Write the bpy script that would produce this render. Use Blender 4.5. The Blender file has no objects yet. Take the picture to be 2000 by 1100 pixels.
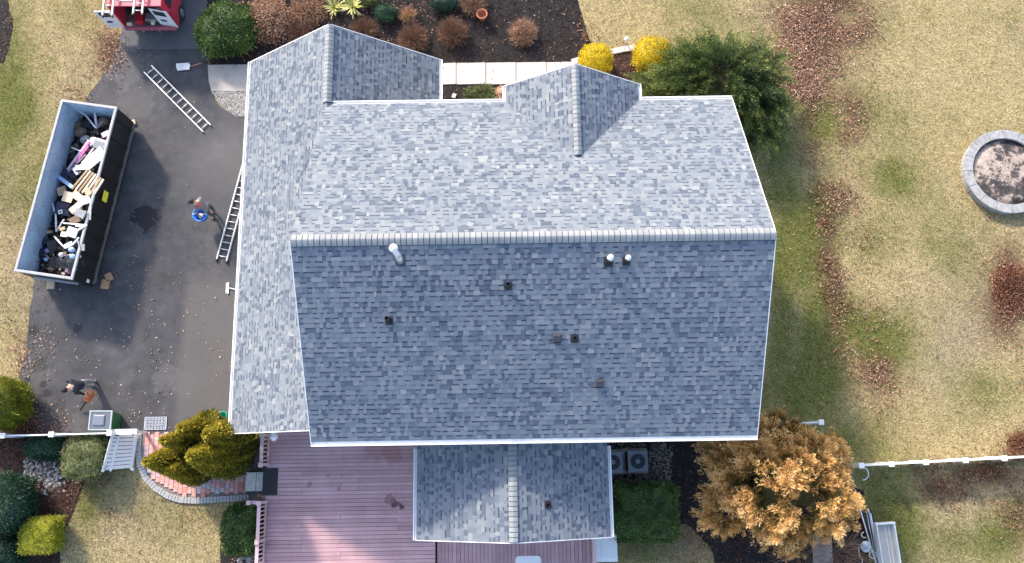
import bpy, bmesh, math, random
import numpy as np
from mathutils import Vector, Matrix

# ------------------------------------------------------------------ camera, world, sun, exposure
SC = bpy.context.scene
COL = SC.collection
rng = np.random.default_rng(7)
random.seed(7)

FPX, HCAM = 1590.0, 32.0
TILT = math.atan(330.0 / FPX)
cam_d = bpy.data.cameras.new('camera')
cam = bpy.data.objects.new('camera', cam_d)
COL.objects.link(cam)
cam.location = (0, 0, HCAM)
cam.rotation_euler = (TILT, 0, 0)
cam_d.sensor_width = 36.0
cam_d.lens = 36.0 * FPX / 2000.0
cam_d.clip_end = 600
cam_d.clip_start = 0.5
SC.camera = cam

SUN_EL = math.radians(32.5)
SUN_TO = Vector((-0.56, 0.83, 0)).normalized()          # horizontal direction towards the sun
world = bpy.data.worlds.new("World")
SC.world = world
world.use_nodes = True
wn = world.node_tree.nodes
wl = world.node_tree.links
bg = wn['Background']
sky = wn.new('ShaderNodeTexSky')
sky.sky_type = 'NISHITA'
sky.sun_disc = False
sky.sun_elevation = SUN_EL
sky.sun_rotation = math.atan2(SUN_TO.x, SUN_TO.y)
sky.dust_density = 2.0
wl.new(sky.outputs[0], bg.inputs[0])
bg.inputs[1].default_value = 0.15
sun_d = bpy.data.lights.new('sun', 'SUN')
sun = bpy.data.objects.new('sun', sun_d)
COL.objects.link(sun)
sun_d.energy = 2.0
sun_d.angle = math.radians(4.5)
sun_d.color = (1.0, 0.89, 0.75)
sv = Vector((SUN_TO.x * math.cos(SUN_EL), SUN_TO.y * math.cos(SUN_EL), math.sin(SUN_EL)))
sun.rotation_euler = (-sv).to_track_quat('-Z', 'Y').to_euler()
sun.location = sv * 60
SC.view_settings.view_transform = 'Standard'
SC.view_settings.look = 'None'
SC.view_settings.exposure = 1.63
SC.view_settings.gamma = 1
SC.view_settings.use_curve_mapping = False


# ------------------------------------------------------------------ coordinates
def P(px, py, z=0.0):
    """point at height z that the survey picture (2000 x 1100) shows at px, py"""
    u = (px - 1000) / FPX
    v = (550 - py) / FPX
    s = (HCAM - z) / (math.cos(TILT) - v * math.sin(TILT))
    return Vector((u * s, (math.sin(TILT) + v * math.cos(TILT)) * s, z))


YAW = math.radians(0.85)
CY, SY = math.cos(YAW), math.sin(YAW)


def L(px, py, z=0.0):
    """the same point in the house's own axes"""
    p = P(px, py, z)
    return Vector((p.x * CY + p.y * SY, -p.x * SY + p.y * CY, z))


# ------------------------------------------------------------------ materials
MATS = {}


def new_mat(name):
    m = bpy.data.materials.new(name)
    m.use_nodes = True
    nt = m.node_tree
    b = nt.nodes['Principled BSDF']
    return m, nt, b


def nd(nt, typ, **kw):
    n = nt.nodes.new(typ)
    for k, v in kw.items():
        if k.startswith('i_'):
            n.inputs[k[2:].replace('_', ' ')].default_value = v
        else:
            setattr(n, k, v)
    return n


def ramp(nt, stops, fac=None, interp='LINEAR'):
    r = nt.nodes.new('ShaderNodeValToRGB')
    r.color_ramp.interpolation = interp
    el = r.color_ramp.elements
    while len(el) < len(stops):
        el.new(0.5)
    for e, (p, c) in zip(el, stops):
        e.position = p
        e.color = (*c, 1) if len(c) == 3 else c
    if fac is not None:
        nt.links.new(fac, r.inputs[0])
    return r


def noise(nt, scale, detail=4, rough=0.55, vec=None):
    n = nd(nt, 'ShaderNodeTexNoise')
    n.inputs['Scale'].default_value = scale
    n.inputs['Detail'].default_value = detail
    n.inputs['Roughness'].default_value = rough
    if vec is None:
        g = nt.nodes.new('ShaderNodeNewGeometry')
        vec = g.outputs['Position']
    nt.links.new(vec, n.inputs['Vector'])
    return n


def mix(nt, a, b, fac, mode='MIX'):
    m = nt.nodes.new('ShaderNodeMix')
    m.data_type = 'RGBA'
    m.blend_type = mode
    for sock, val in ((m.inputs[6], a), (m.inputs[7], b), (m.inputs[0], fac)):
        if isinstance(val, (int, float)):
            sock.default_value = val
        elif isinstance(val, (tuple, list)):
            sock.default_value = (*val, 1)
        else:
            nt.links.new(val, sock)
    return m.outputs[2]


def bump(nt, b, height, strength=0.4, dist=0.02):
    bp = nt.nodes.new('ShaderNodeBump')
    bp.inputs['Strength'].default_value = strength
    bp.inputs['Distance'].default_value = dist
    nt.links.new(height, bp.inputs['Height'])
    nt.links.new(bp.outputs[0], b.inputs['Normal'])


def simple(name, c, rough=0.6, metal=0.0, var=0.12, scale=6.0, fine=60.0, bmp=0.15, obj_coords=True):
    """plain painted / plastic / wood material with soft wear"""
    if name in MATS:
        return MATS[name]
    m, nt, b = new_mat(name)
    vec = None
    if obj_coords:
        vec = nt.nodes.new('ShaderNodeTexCoord').outputs['Object']
    n1 = noise(nt, scale, 5, 0.6, vec)
    n2 = noise(nt, fine, 3, 0.6, vec)
    lo = tuple(max(0, x * (1 - var)) for x in c)
    hi = tuple(min(1, x * (1 + var)) for x in c)
    r1 = ramp(nt, [(0.3, lo), (0.7, hi)], n1.outputs[0])
    col = mix(nt, r1.outputs[0], tuple(x * (1 - 1.5 * var) for x in c), n2.outputs[0], 'MIX')
    col2 = mix(nt, r1.outputs[0], col, 0.5)
    nt.links.new(col2, b.inputs['Base Color'])
    b.inputs['Roughness'].default_value = rough
    b.inputs['Metallic'].default_value = metal
    if bmp:
        bump(nt, b, n2.outputs[0], bmp, 0.01)
    MATS[name] = m
    return m


def toned(name, stops, rough=0.75, nscale=30, namt=0.25, bmp=0.0, spec=0.3, transl=0.0, big=0.0):
    """colour of each piece comes from its own 'tone' value"""
    m, nt, b = new_mat(name)
    a = nd(nt, 'ShaderNodeAttribute', attribute_name='tone')
    n = noise(nt, nscale, 3, 0.6)
    mth = nd(nt, 'ShaderNodeMath', operation='MULTIPLY_ADD')
    nt.links.new(n.outputs[0], mth.inputs[0])
    mth.inputs[1].default_value = namt
    mth.inputs[2].default_value = -namt / 2
    ad = nd(nt, 'ShaderNodeMath', operation='ADD', use_clamp=True)
    nt.links.new(a.outputs['Fac'], ad.inputs[0])
    nt.links.new(mth.outputs[0], ad.inputs[1])
    src = ad.outputs[0]
    if big:
        nb_ = noise(nt, .45, 4, .6)
        m3 = nd(nt, 'ShaderNodeMath', operation='MULTIPLY_ADD')
        nt.links.new(nb_.outputs[0], m3.inputs[0])
        m3.inputs[1].default_value = big * 2
        m3.inputs[2].default_value = -big
        a3 = nd(nt, 'ShaderNodeMath', operation='ADD', use_clamp=True)
        nt.links.new(src, a3.inputs[0])
        nt.links.new(m3.outputs[0], a3.inputs[1])
        src = a3.outputs[0]
    r = ramp(nt, stops, src)
    nt.links.new(r.outputs[0], b.inputs['Base Color'])
    b.inputs['Roughness'].default_value = rough
    b.inputs['Specular IOR Level'].default_value = spec
    if bmp:
        bump(nt, b, n.outputs[0], bmp, 0.01)
    if transl > 0:
        out = nt.nodes['Material Output']
        tr = nt.nodes.new('ShaderNodeBsdfTranslucent')
        nt.links.new(r.outputs[0], tr.inputs[0])
        ms = nt.nodes.new('ShaderNodeMixShader')
        ms.inputs[0].default_value = transl
        nt.links.new(b.outputs[0], ms.inputs[1])
        nt.links.new(tr.outputs[0], ms.inputs[2])
        nt.links.new(ms.outputs[0], out.inputs[0])
    MATS[name] = m
    return m


# ------------------------------------------------------------------ mesh helpers
def link(name, me, mat=None, parent=None, kind=None):
    o = bpy.data.objects.new(name, me)
    COL.objects.link(o)
    if mat is not None:
        for mm in (mat if isinstance(mat, (list, tuple)) else [mat]):
            me.materials.append(mm)
    if parent is not None:
        o.parent = parent
    if kind:
        o['kind'] = kind
    return o


def tag(o, label, cat, group=None):
    o['label'] = label
    o['category'] = cat
    if group:
        o['group'] = group
    return o


def thing(name, label, cat, loc=(0, 0, 0), rz=0.0, group=None):
    o = bpy.data.objects.new(name, None)
    o.empty_display_size = 0.2
    COL.objects.link(o)
    o.location = loc
    o.rotation_euler = (0, 0, rz)
    return tag(o, label, cat, group)


def np_mesh(name, V, quads, tone=None, smooth=False):
    """V (n,3) float, quads (m,4) or tris (m,3) int arrays"""
    me = bpy.data.meshes.new(name)
    V = np.ascontiguousarray(V, dtype=np.float32)
    F = np.ascontiguousarray(quads, dtype=np.int32)
    k = F.shape[1]
    me.vertices.add(len(V))
    me.vertices.foreach_set('co', V.ravel())
    me.loops.add(F.size)
    me.loops.foreach_set('vertex_index', F.ravel())
    me.polygons.add(len(F))
    me.polygons.foreach_set('loop_start', np.arange(0, F.size, k, dtype=np.int32))
    me.update(calc_edges=True)
    me.polygons.foreach_set('use_smooth', np.full(len(F), smooth, dtype=bool))
    if tone is not None:
        at = me.attributes.new('tone', 'FLOAT', 'FACE')
        at.data.foreach_set('value', np.ascontiguousarray(tone, dtype=np.float32))
    return me


class MB:
    """collects boxes, tubes and so on, then links them as ONE mesh object"""

    def __init__(self):
        self.bm = bmesh.new()

    def box(self, c, s, rot=None, taper=1.0):
        r = rot.to_3x3() if rot is not None else Matrix.Identity(3)
        c = Vector(c)
        vs = []
        for dz in (-1, 1):
            k = taper if dz > 0 else 1.0
            for dx, dy in ((-1, -1), (1, -1), (1, 1), (-1, 1)):
                vs.append(self.bm.verts.new(c + r @ Vector((dx * s[0] / 2 * k, dy * s[1] / 2 * k, dz * s[2] / 2))))
        for f in ((3, 2, 1, 0), (4, 5, 6, 7), (0, 1, 5, 4), (1, 2, 6, 5), (2, 3, 7, 6), (3, 0, 4, 7)):
            self.bm.faces.new([vs[i] for i in f])
        return self

    def tube(self, a, b, r0, r1=None, n=10, caps=True):
        r1 = r0 if r1 is None else r1
        a, b = Vector(a), Vector(b)
        d = (b - a).normalized()
        x = d.orthogonal().normalized()
        y = d.cross(x)
        ra, rb = [], []
        for i in range(n):
            t = 2 * math.pi * i / n
            o = x * math.cos(t) + y * math.sin(t)
            ra.append(self.bm.verts.new(a + o * r0))
            rb.append(self.bm.verts.new(b + o * r1))
        for i in range(n):
            f = self.bm.faces.new((ra[i], ra[(i + 1) % n], rb[(i + 1) % n], rb[i]))
            f.smooth = n > 6
        if caps:
            self.bm.faces.new(list(reversed(ra)))
            self.bm.faces.new(rb)
        return self

    def path(self, pts, r, n=8):
        for i in range(len(pts) - 1):
            self.tube(pts[i], pts[i + 1], r, r, n)
        return self

    def prism(self, poly, z0, z1):
        lo = [self.bm.verts.new((p[0], p[1], z0)) for p in poly]
        hi = [self.bm.verts.new((p[0], p[1], z1)) for p in poly]
        n = len(poly)
        self.bm.faces.new(hi)
        self.bm.faces.new(list(reversed(lo)))
        for i in range(n):
            self.bm.faces.new((lo[i], lo[(i + 1) % n], hi[(i + 1) % n], hi[i]))
        return self

    def lathe(self, prof, c=(0, 0, 0), n=20, smooth=True):
        c = Vector(c)
        rings = []
        for r, z in prof:
            rings.append([self.bm.verts.new(c + Vector((r * math.cos(2 * math.pi * i / n), r * math.sin(2 * math.pi * i / n), z)))
                          for i in range(n)])
        for a, b in zip(rings, rings[1:]):
            for i in range(n):
                f = self.bm.faces.new((a[i], a[(i + 1) % n], b[(i + 1) % n], b[i]))
                f.smooth = smooth
        return self

    def quad(self, *ps):
        self.bm.faces.new([self.bm.verts.new(Vector(p)) for p in ps])
        return self

    def bevel(self, w=0.01, seg=2):
        bmesh.ops.bevel(self.bm, geom=[e for e in self.bm.edges if len(e.link_faces) == 2], offset=w,
                        segments=seg, affect='EDGES', profile=0.5, clamp_overlap=True)
        return self

    def build(self, name, mat=None, parent=None, kind=None, tone=None):
        bmesh.ops.recalc_face_normals(self.bm, faces=self.bm.faces)
        me = bpy.data.meshes.new(name)
        self.bm.to_mesh(me)
        self.bm.free()
        if tone is not None:
            at = me.attributes.new('tone', 'FLOAT', 'FACE')
            at.data.foreach_set('value', np.full(len(me.polygons), tone, dtype=np.float32))
        return link(name, me, mat, parent, kind)


def rotz(a):
    return Matrix.Rotation(a, 3, 'Z')


def frame(a, b, up=(0, 0, 1)):
    """rotation whose X runs from a to b and whose Z is as near up as it can be"""
    x = (Vector(b) - Vector(a)).normalized()
    y = Vector(up).cross(x).normalized()
    z = x.cross(y)
    return Matrix((x, y, z)).transposed()


def bar(mb, a, b, w, t, up=(0, 0, 1)):
    a, b = Vector(a), Vector(b)
    mb.box((a + b) / 2, ((b - a).length, w, t), frame(a, b, up))
    return mb


def inside(x, y, poly):
    poly = np.asarray(poly)
    c = np.zeros(x.shape, bool)
    j = len(poly) - 1
    for i in range(len(poly)):
        xi, yi = poly[i]
        xj, yj = poly[j]
        m = ((yi > y) != (yj > y)) & (x < (xj - xi) * (y - yi) / (yj - yi + 1e-12) + xi)
        c ^= m
        j = i
    return c


def smooth_poly(pts, z=0.0, jag=0.05, step=0.35, seed=0):
    """outline given in survey pixels, turned into ground points with a slightly uneven edge"""
    r = random.Random(seed)
    w = [P(x, y, z) for x, y in pts]
    out = []
    n = len(w)
    for i in range(n):
        a, b = w[i], w[(i + 1) % n]
        k = max(1, int((b - a).length / step))
        for j in range(k):
            p = a.lerp(b, j / k)
            out.append((p.x + r.uniform(-jag, jag), p.y + r.uniform(-jag, jag)))
    return out


def slab(name, poly, z0, z1, mat, kind='structure', parent=None):
    mb = MB()
    mb.prism(poly, z0, z1)
    bmesh.ops.triangulate(mb.bm, faces=[f for f in mb.bm.faces if len(f.verts) > 4])
    return mb.build(name, mat, parent, kind)


# leaf clouds ------------------------------------------------------
def unit(a):
    return a / (np.linalg.norm(a, axis=-1, keepdims=True) + 1e-9)


def leaf_cloud(pts, dirs, length, width, spread=0.6, fold=0.25, lvar=0.35):
    """one four-cornered leaf per point, growing roughly along dirs"""
    n = len(pts)
    d = unit(dirs + rng.normal(0, spread, (n, 3)))
    s = unit(np.cross(d, rng.normal(0, 1, (n, 3))))
    up = np.cross(s, d)
    Lg = (length * (1 + rng.uniform(-lvar, lvar, n)))[:, None]
    Wd = (width * (1 + rng.uniform(-lvar, lvar, n)))[:, None]
    V = np.empty((n, 4, 3))
    V[:, 0] = pts
    V[:, 1] = pts + d * Lg * .5 + s * Wd * .5 + up * Wd * fold
    V[:, 2] = pts + d * Lg
    V[:, 3] = pts + d * Lg * .5 - s * Wd * .5 + up * Wd * fold
    F = np.arange(n * 4).reshape(n, 4)
    return V.reshape(-1, 3), F


def sphere_dirs(n, zmin=-1.0):
    z = rng.uniform(zmin, 1, n)
    t = rng.uniform(0, 2 * math.pi, n)
    r = np.sqrt(1 - z * z)
    return np.stack([r * np.cos(t), r * np.sin(t), z], 1)


def lump(d, amp, k=3, seed=0):
    r = np.random.default_rng(seed)
    f = np.zeros(len(d))
    for _ in range(5):
        w = r.normal(0, k, 3)
        f += np.sin(d @ w + r.uniform(0, 6.28))
    return 1 + amp * f / 2.2


def superell(d, p):
    return d / (np.abs(d) ** p).sum(1, keepdims=True) ** (1 / p)


def shrub(name, label, px, py, rxp, ryp, h, mat, p=2.4, n=3500, leaf=.07, wid=.045, amp=.08, tone=(0.2, 0.9),
          tilt=0.0, seed=1, cat='shrub', group=None, zc=0.5, spread=.7, scale_px=None, rz=0.0, k=3, core=.9, sprig=.07):
    c = P(px, py, h * 0.7)
    s = (HCAM - h * .7) / (FPX * math.cos(TILT) + (py - 550) * math.sin(TILT))
    rx, ry, rzz = rxp * s, ryp * s, h * .5
    t = thing(name, label, cat, (c.x, c.y, 0), rz, group)
    d = sphere_dirs(n, -.55)
    e = superell(d, p)
    pts = e * lump(d, amp, k, seed)[:, None] * (1 + .05 * (lump(d, 1, k * 4, seed + 9) - 1))[:, None] * np.array([rx, ry, rzz]) * rng.uniform(.86, 1.02, (n, 1))
    pts[:, 2] += rzz
    nrm = unit(e / np.array([rx, ry, rzz]))
    V, F = leaf_cloud(pts, nrm, leaf, wid, spread)
    lumps = lump(d, .5, k * 2.5, seed + 5) - 1
    tn = np.clip(rng.uniform(tone[0], tone[1], n) + lumps * .35, 0, 1)
    ns_ = max(2, int(n * sprig))
    ix = rng.integers(0, n, ns_)
    V2, F2 = leaf_cloud(pts[ix] + nrm[ix] * .03, nrm[ix], leaf * 2.0, wid * .9, .35, .2, .5)
    V, F, tn = np.concatenate([V, V2]), np.concatenate([F, F2 + len(V)]), np.concatenate([tn, np.clip(tn[ix] + .12, 0, 1)])
    V[:, 2] = np.maximum(V[:, 2], .01)
    link('crown', np_mesh('crown', V, F, tn), mat, t)
    # woody middle filled with inner leaves
    bm = bmesh.new()
    bmesh.ops.create_icosphere(bm, subdivisions=3, radius=1)
    co = np.array([v.co[:] for v in bm.verts])
    ce = superell(unit(co), p) * lump(unit(co), amp, k, seed)[:, None] * np.array([rx, ry, rzz]) * core
    for v, q in zip(bm.verts, ce):
        v.co = (q[0], q[1], max(0.02, q[2] + rzz))
    me = bpy.data.meshes.new('inner_foliage')
    bm.to_mesh(me)
    bm.free()
    at = me.attributes.new('tone', 'FLOAT', 'FACE')
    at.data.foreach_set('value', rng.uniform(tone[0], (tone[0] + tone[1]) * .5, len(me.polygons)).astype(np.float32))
    link('inner_foliage', me, mat, t)
    mb = MB()
    mb.tube((0, 0, 0), (0, 0, h * .4), .05, .03, 8)
    mb.build('trunk', M['bark'], t)
    return t


def frond_cloud(anchors, dirs, length, nleaf, leaf, wid, t_in, t_tip, droop=.3, fan=.55):
    """sprays: many small scales set along a short curved axis, wider in the middle"""
    n = len(anchors)
    d = unit(dirs)
    side = unit(np.cross(d, np.array([0, 0, 1.0]) + rng.normal(0, .25, (n, 3))))
    up = np.cross(side, d)
    Lg = length * rng.uniform(.6, 1.3, n)
    u = rng.uniform(0, 1, (n, nleaf))
    w = rng.uniform(-1, 1, (n, nleaf)) * fan * (1.05 - u) * (u + .25) * 1.3
    pts = (anchors[:, None] + d[:, None] * (u * Lg[:, None])[..., None]
           + side[:, None] * (w * Lg[:, None])[..., None]
           - np.array([0, 0, 1.0]) * (u ** 2 * droop * Lg[:, None])[..., None]
           + up[:, None] * (rng.normal(0, .05, (n, nleaf)) * Lg[:, None])[..., None])
    dd = d[:, None] + side[:, None] * (np.sign(w) * .5)[..., None]
    V, F = leaf_cloud(pts.reshape(-1, 3), dd.reshape(-1, 3), leaf, wid, .25, .1)
    tn = (t_in + (t_tip - t_in) * u).reshape(-1) + np.repeat(rng.normal(0, .1, n), nleaf) + rng.normal(0, .06, n * nleaf)
    return V, F, np.clip(tn, 0, 1)


# ------------------------------------------------------------------ material library
M = {}
M['bark'] = simple('bark', (.11, .075, .05), .9, var=.3, scale=14)
M['white'] = simple('white_vinyl', (.74, .74, .74), .4, var=.04, bmp=.03)
M['white_worn'] = simple('white_worn', (.66, .67, .66), .5, var=.1, bmp=.08)
M['gutter'] = simple('gutter_white', (.8, .8, .8), .35, var=.04, bmp=.02)
M['alu'] = simple('aluminium', (.66, .66, .64), .38, .35, var=.08, bmp=.02)
M['black'] = simple('black_plastic', (.018, .018, .02), .5, var=.3)
M['rubber'] = simple('rubber', (.025, .027, .03), .85, var=.25)
M['concrete'] = simple('concrete', (.4, .36, .32), .9, var=.12, scale=2.2, fine=50, bmp=.25)
M['concrete_pale'] = simple('concrete_pale', (.5, .455, .42), .9, var=.08, scale=2, fine=50, bmp=.2)
M['stone'] = simple('stone_block', (.33, .325, .32), .9, var=.35, scale=5, fine=40, bmp=.4)
M['wood'] = simple('raw_wood', (.42, .25, .13), .8, var=.25, scale=8)
M['pine'] = simple('pine_boards', (.62, .47, .32), .75, var=.18, scale=6)
M['siding'] = simple('siding', (.62, .6, .55), .7, var=.05)
M['glass'] = simple('dark_glass', (.03, .035, .045), .08, var=.1, bmp=0)
M['steel'] = simple('steel', (.35, .36, .37), .4, .6, var=.2)
M['terracotta'] = simple('terracotta', (.46, .17, .1), .85, var=.15)
M['soil'] = simple('soil', (.05, .032, .022), .95, var=.4, scale=20, bmp=.6)

LITTER = toned('leaf_litter', [(0, (.035, .018, .012)), (.3, (.13, .055, .032)), (.6, (.3, .15, .09)), (.85, (.48, .3, .2)),
                              (1, (.62, .49, .37))], .8, 40, .1)
CHIPS = toned('mulch_chips', [(0, (.008, .007, .008)), (.5, (.03, .022, .02)), (.8, (.07, .045, .035)), (1, (.3, .24, .2))], .9, 40, .2)
STONES = toned('pebbles', [(0, (.1, .085, .07)), (.5, (.3, .27, .24)), (1, (.62, .6, .57))], .8, 40, .15)
GRASS = toned('grass_blades', [(0, (.035, .055, .012)), (.3, (.11, .125, .03)), (.55, (.29, .245, .095)), (.8, (.49, .395, .195)), (1, (.66, .54, .34))],
              .8, 2, .1, transl=.2)
SHINGLE = toned('asphalt_shingle', [(0, (.04, .05, .075)), (.15, (.082, .1, .134)), (.32, (.126, .147, .184)), (.5, (.162, .183, .214)), (.68, (.188, .207, .232)),
                                    (.86, (.224, .24, .255)), (1, (.26, .272, .278))], .92, 45, .12, bmp=.05, spec=.2, big=.1)
CAPM = toned('ridge_cap_shingle', [(0, (.2, .215, .23)), (1, (.3, .31, .315))], .9, 40, .2)
YELLOW = toned('golden_yew', [(0, (.16, .11, .006)), (.4, (.5, .37, .01)), (1, (.8, .62, .03))], .6, 30, .2, transl=.25)
DGREEN = toned('boxwood', [(0, (.006, .018, .005)), (.45, (.04, .085, .018)), (1, (.16, .23, .06))], .5, 30, .2, transl=.15)
GGREEN = toned('grey_green', [(0, (.03, .045, .015)), (.5, (.12, .14, .05)), (1, (.27, .27, .12))], .6, 30, .2, transl=.15)
BGREEN = toned('blue_green', [(0, (.006, .022, .014)), (.5, (.02, .06, .035)), (1, (.06, .12, .06))], .6, 30, .2, transl=.15)
LIME = toned('lime_foliage', [(0, (.06, .07, .004)), (.4, (.22, .23, .012)), (1, (.48, .46, .05))], .6, 30, .2, transl=.25)
CYPRESS = toned('cypress', [(0, (.018, .024, .004)), (.4, (.085, .09, .012)), (.75, (.3, .26, .03)), (1, (.55, .43, .05))], .6, 30, .15, transl=.2)
YEW = toned('yew_sprays', [(0, (.01, .02, .006)), (.45, (.05, .085, .02)), (.8, (.2, .235, .06)), (1, (.36, .37, .12))], .6, 30, .15, transl=.15)
ORANGE = toned('orange_sprays', [(0, (.03, .035, .008)), (.22, (.13, .1, .025)), (.48, (.52, .29, .09)), (.75, (.82, .5, .19)), (1, (.95, .68, .33))], .65, 30, .12, transl=.25)
TWIG = toned('twigs', [(0, (.04, .02, .012)), (.5, (.16, .08, .05)), (1, (.42, .27, .19))], .85, 30, .15)
TAN = toned('dry_leaves', [(0, (.16, .07, .04)), (.5, (.42, .25, .16)), (1, (.66, .46, .33))], .8, 30, .15, transl=.15)
RUST = toned('rust_leaves', [(0, (.07, .025, .015)), (.5, (.24, .09, .05)), (1, (.5, .26, .16))], .8, 30, .15, transl=.15)

# ================================================================== GROUND
def to_px(x, y, z=0.0):
    ax, az = math.sin(TILT), -math.cos(TILT)
    dz = z - HCAM
    dep = y * ax + dz * az
    up = y * math.cos(TILT) + dz * math.sin(TILT)
    return 1000 + FPX * x / dep, 550 - FPX * up / dep


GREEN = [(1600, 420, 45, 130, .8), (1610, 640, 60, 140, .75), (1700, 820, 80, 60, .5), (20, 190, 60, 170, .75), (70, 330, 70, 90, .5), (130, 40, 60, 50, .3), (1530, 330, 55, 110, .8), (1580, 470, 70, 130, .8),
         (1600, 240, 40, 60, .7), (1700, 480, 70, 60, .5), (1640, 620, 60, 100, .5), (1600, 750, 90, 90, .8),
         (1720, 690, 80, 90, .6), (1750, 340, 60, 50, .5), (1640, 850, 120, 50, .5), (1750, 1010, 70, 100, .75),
         (1950, 1050, 70, 60, .6), (1530, 620, 40, 220, .6), (170, 990, 30, 90, .5), (1860, 1050, 90, 60, .4),  # below the right fence: tree and fence shade painted in as greener grass
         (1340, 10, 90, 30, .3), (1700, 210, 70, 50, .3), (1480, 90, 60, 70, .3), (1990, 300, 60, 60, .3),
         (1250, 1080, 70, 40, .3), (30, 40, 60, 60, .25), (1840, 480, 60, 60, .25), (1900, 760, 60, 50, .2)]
DULL = [(1880, 620, 80, 120, .8), (240, 1010, 110, 70, .55), (1560, 620, 60, 150, .3), (300, 970, 120, 40, .5), (40, 420, 50, 120, .5),
        (60, 600, 50, 90, .6), (1850, 1000, 120, 70, .35), (1480, 30, 80, 40, .3), (1300, 1070, 90, 40, .6), (170, 130, 60, 60, .4)]  # the patch below the right fence puts that shade into duller grass colour


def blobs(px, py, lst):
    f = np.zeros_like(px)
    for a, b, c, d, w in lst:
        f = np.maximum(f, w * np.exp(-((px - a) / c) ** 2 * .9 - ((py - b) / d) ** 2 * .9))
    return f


def vnoise(x, y, seed, sc):
    r = np.random.default_rng(seed)
    f = np.zeros_like(x)
    for _ in range(9):
        a = r.uniform(0, 6.28)
        k = sc * r.uniform(.5, 1.8)
        f += np.sin((x * math.cos(a) + y * math.sin(a)) * k + r.uniform(0, 6.28))
    return f / 3.0


xs = np.concatenate([np.linspace(-150, -24, 12)[:-1], np.arange(-24, 24.01, .25), np.linspace(24, 150, 12)[1:]])
ys = np.concatenate([np.linspace(-150, -7, 12)[:-1], np.arange(-7, 22.01, .25), np.linspace(22, 150, 12)[1:]])
GX, GY = np.meshgrid(xs, ys)
nx_, ny_ = len(xs), len(ys)
gx, gy = GX.ravel(), GY.ravel()
gpx, gpy = to_px(gx, gy)
gpx = np.clip(gpx, -300, 2300)
gpy = np.clip(gpy, -300, 1400)
V = np.stack([gx, gy, -0.012 + .008 * vnoise(gx, gy, 3, 1.3)], 1)
idx = np.arange(nx_ * ny_).reshape(ny_, nx_)
F = np.stack([idx[:-1, :-1], idx[:-1, 1:], idx[1:, 1:], idx[1:, :-1]], -1).reshape(-1, 4)
me = np_mesh('lawn', V, F, None, True)


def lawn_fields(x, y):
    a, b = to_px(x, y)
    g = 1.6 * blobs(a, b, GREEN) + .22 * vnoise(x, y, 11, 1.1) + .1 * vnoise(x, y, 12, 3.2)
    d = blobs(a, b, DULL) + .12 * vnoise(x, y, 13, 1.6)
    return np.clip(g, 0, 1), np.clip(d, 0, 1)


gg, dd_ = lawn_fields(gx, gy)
LEAFY = [(1960, 600, 40, 60, .9), (1590, 60, 60, 90, .9), (1640, 60, 60, 40, .6), (1570, 150, 30, 60, .9), (1600, 10, 90, 40, .8), (1660, 190, 26, 30, .5), (1660, 270, 24, 30, .4),
         (1640, 390, 30, 30, .5), (1616, 470, 16, 60, .6), (1630, 590, 18, 60, .5), (1710, 740, 40, 40, .5), (1970, 560, 34, 80, .9), (1920, 930, 80, 24, .8),
         (1830, 955, 40, 24, .6), (1990, 870, 22, 22, .8), (215, 95, 24, 34, .8), (1990, 1000, 20, 60, .5), (1350, 1060, 40, 30, .4)]
lf = np.clip(blobs(gpx, gpy, LEAFY) * 1.3 + .1 * vnoise(gx, gy, 21, 3.0) * (blobs(gpx, gpy, LEAFY) > .1), 0, 1)
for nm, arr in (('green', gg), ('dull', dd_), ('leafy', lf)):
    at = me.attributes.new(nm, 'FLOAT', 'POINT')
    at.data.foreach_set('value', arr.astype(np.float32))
m, nt, b = new_mat('lawn')
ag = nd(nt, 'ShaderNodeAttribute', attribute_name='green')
ad_ = nd(nt, 'ShaderNodeAttribute', attribute_name='dull')
n1 = noise(nt, 14, 8, .75)
n2 = noise(nt, 3.0, 5, .65)
n3 = noise(nt, 38, 4, .8)
n4 = noise(nt, 5.5, 6, .8)
al_ = nd(nt, 'ShaderNodeAttribute', attribute_name='leafy')
tan = ramp(nt, [(.3, (.19, .145, .07)), (.46, (.37, .295, .15)), (.58, (.52, .42, .225)), (.75, (.67, .565, .36))], n1.outputs[0])
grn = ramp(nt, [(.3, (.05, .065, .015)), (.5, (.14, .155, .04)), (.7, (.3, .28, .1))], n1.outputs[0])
dul = ramp(nt, [(.3, (.17, .13, .09)), (.5, (.33, .27, .19)), (.7, (.5, .43, .32))], n1.outputs[0])
fg = nd(nt, 'ShaderNodeMath', operation='MULTIPLY_ADD', use_clamp=True)
nt.links.new(n2.outputs[0], fg.inputs[0])
fg.inputs[1].default_value = 1.1
fg.inputs[2].default_value = -.55
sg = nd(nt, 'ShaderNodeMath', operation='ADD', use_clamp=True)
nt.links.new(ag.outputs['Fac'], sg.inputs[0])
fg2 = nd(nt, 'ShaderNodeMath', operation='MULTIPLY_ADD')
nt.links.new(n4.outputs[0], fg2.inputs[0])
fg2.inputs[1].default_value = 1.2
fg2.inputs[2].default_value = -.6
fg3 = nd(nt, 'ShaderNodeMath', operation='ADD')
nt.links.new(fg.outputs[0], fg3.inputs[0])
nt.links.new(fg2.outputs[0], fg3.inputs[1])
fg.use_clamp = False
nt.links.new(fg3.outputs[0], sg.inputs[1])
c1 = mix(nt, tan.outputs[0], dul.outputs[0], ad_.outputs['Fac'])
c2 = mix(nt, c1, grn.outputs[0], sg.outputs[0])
c2 = mix(nt, c2, ramp(nt, [(.36, (.5, .46, .42)), (.5, (.95, .95, .95)), (.66, (1.3, 1.27, 1.22))], n4.outputs[0]).outputs[0], .8, 'MULTIPLY')
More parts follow.
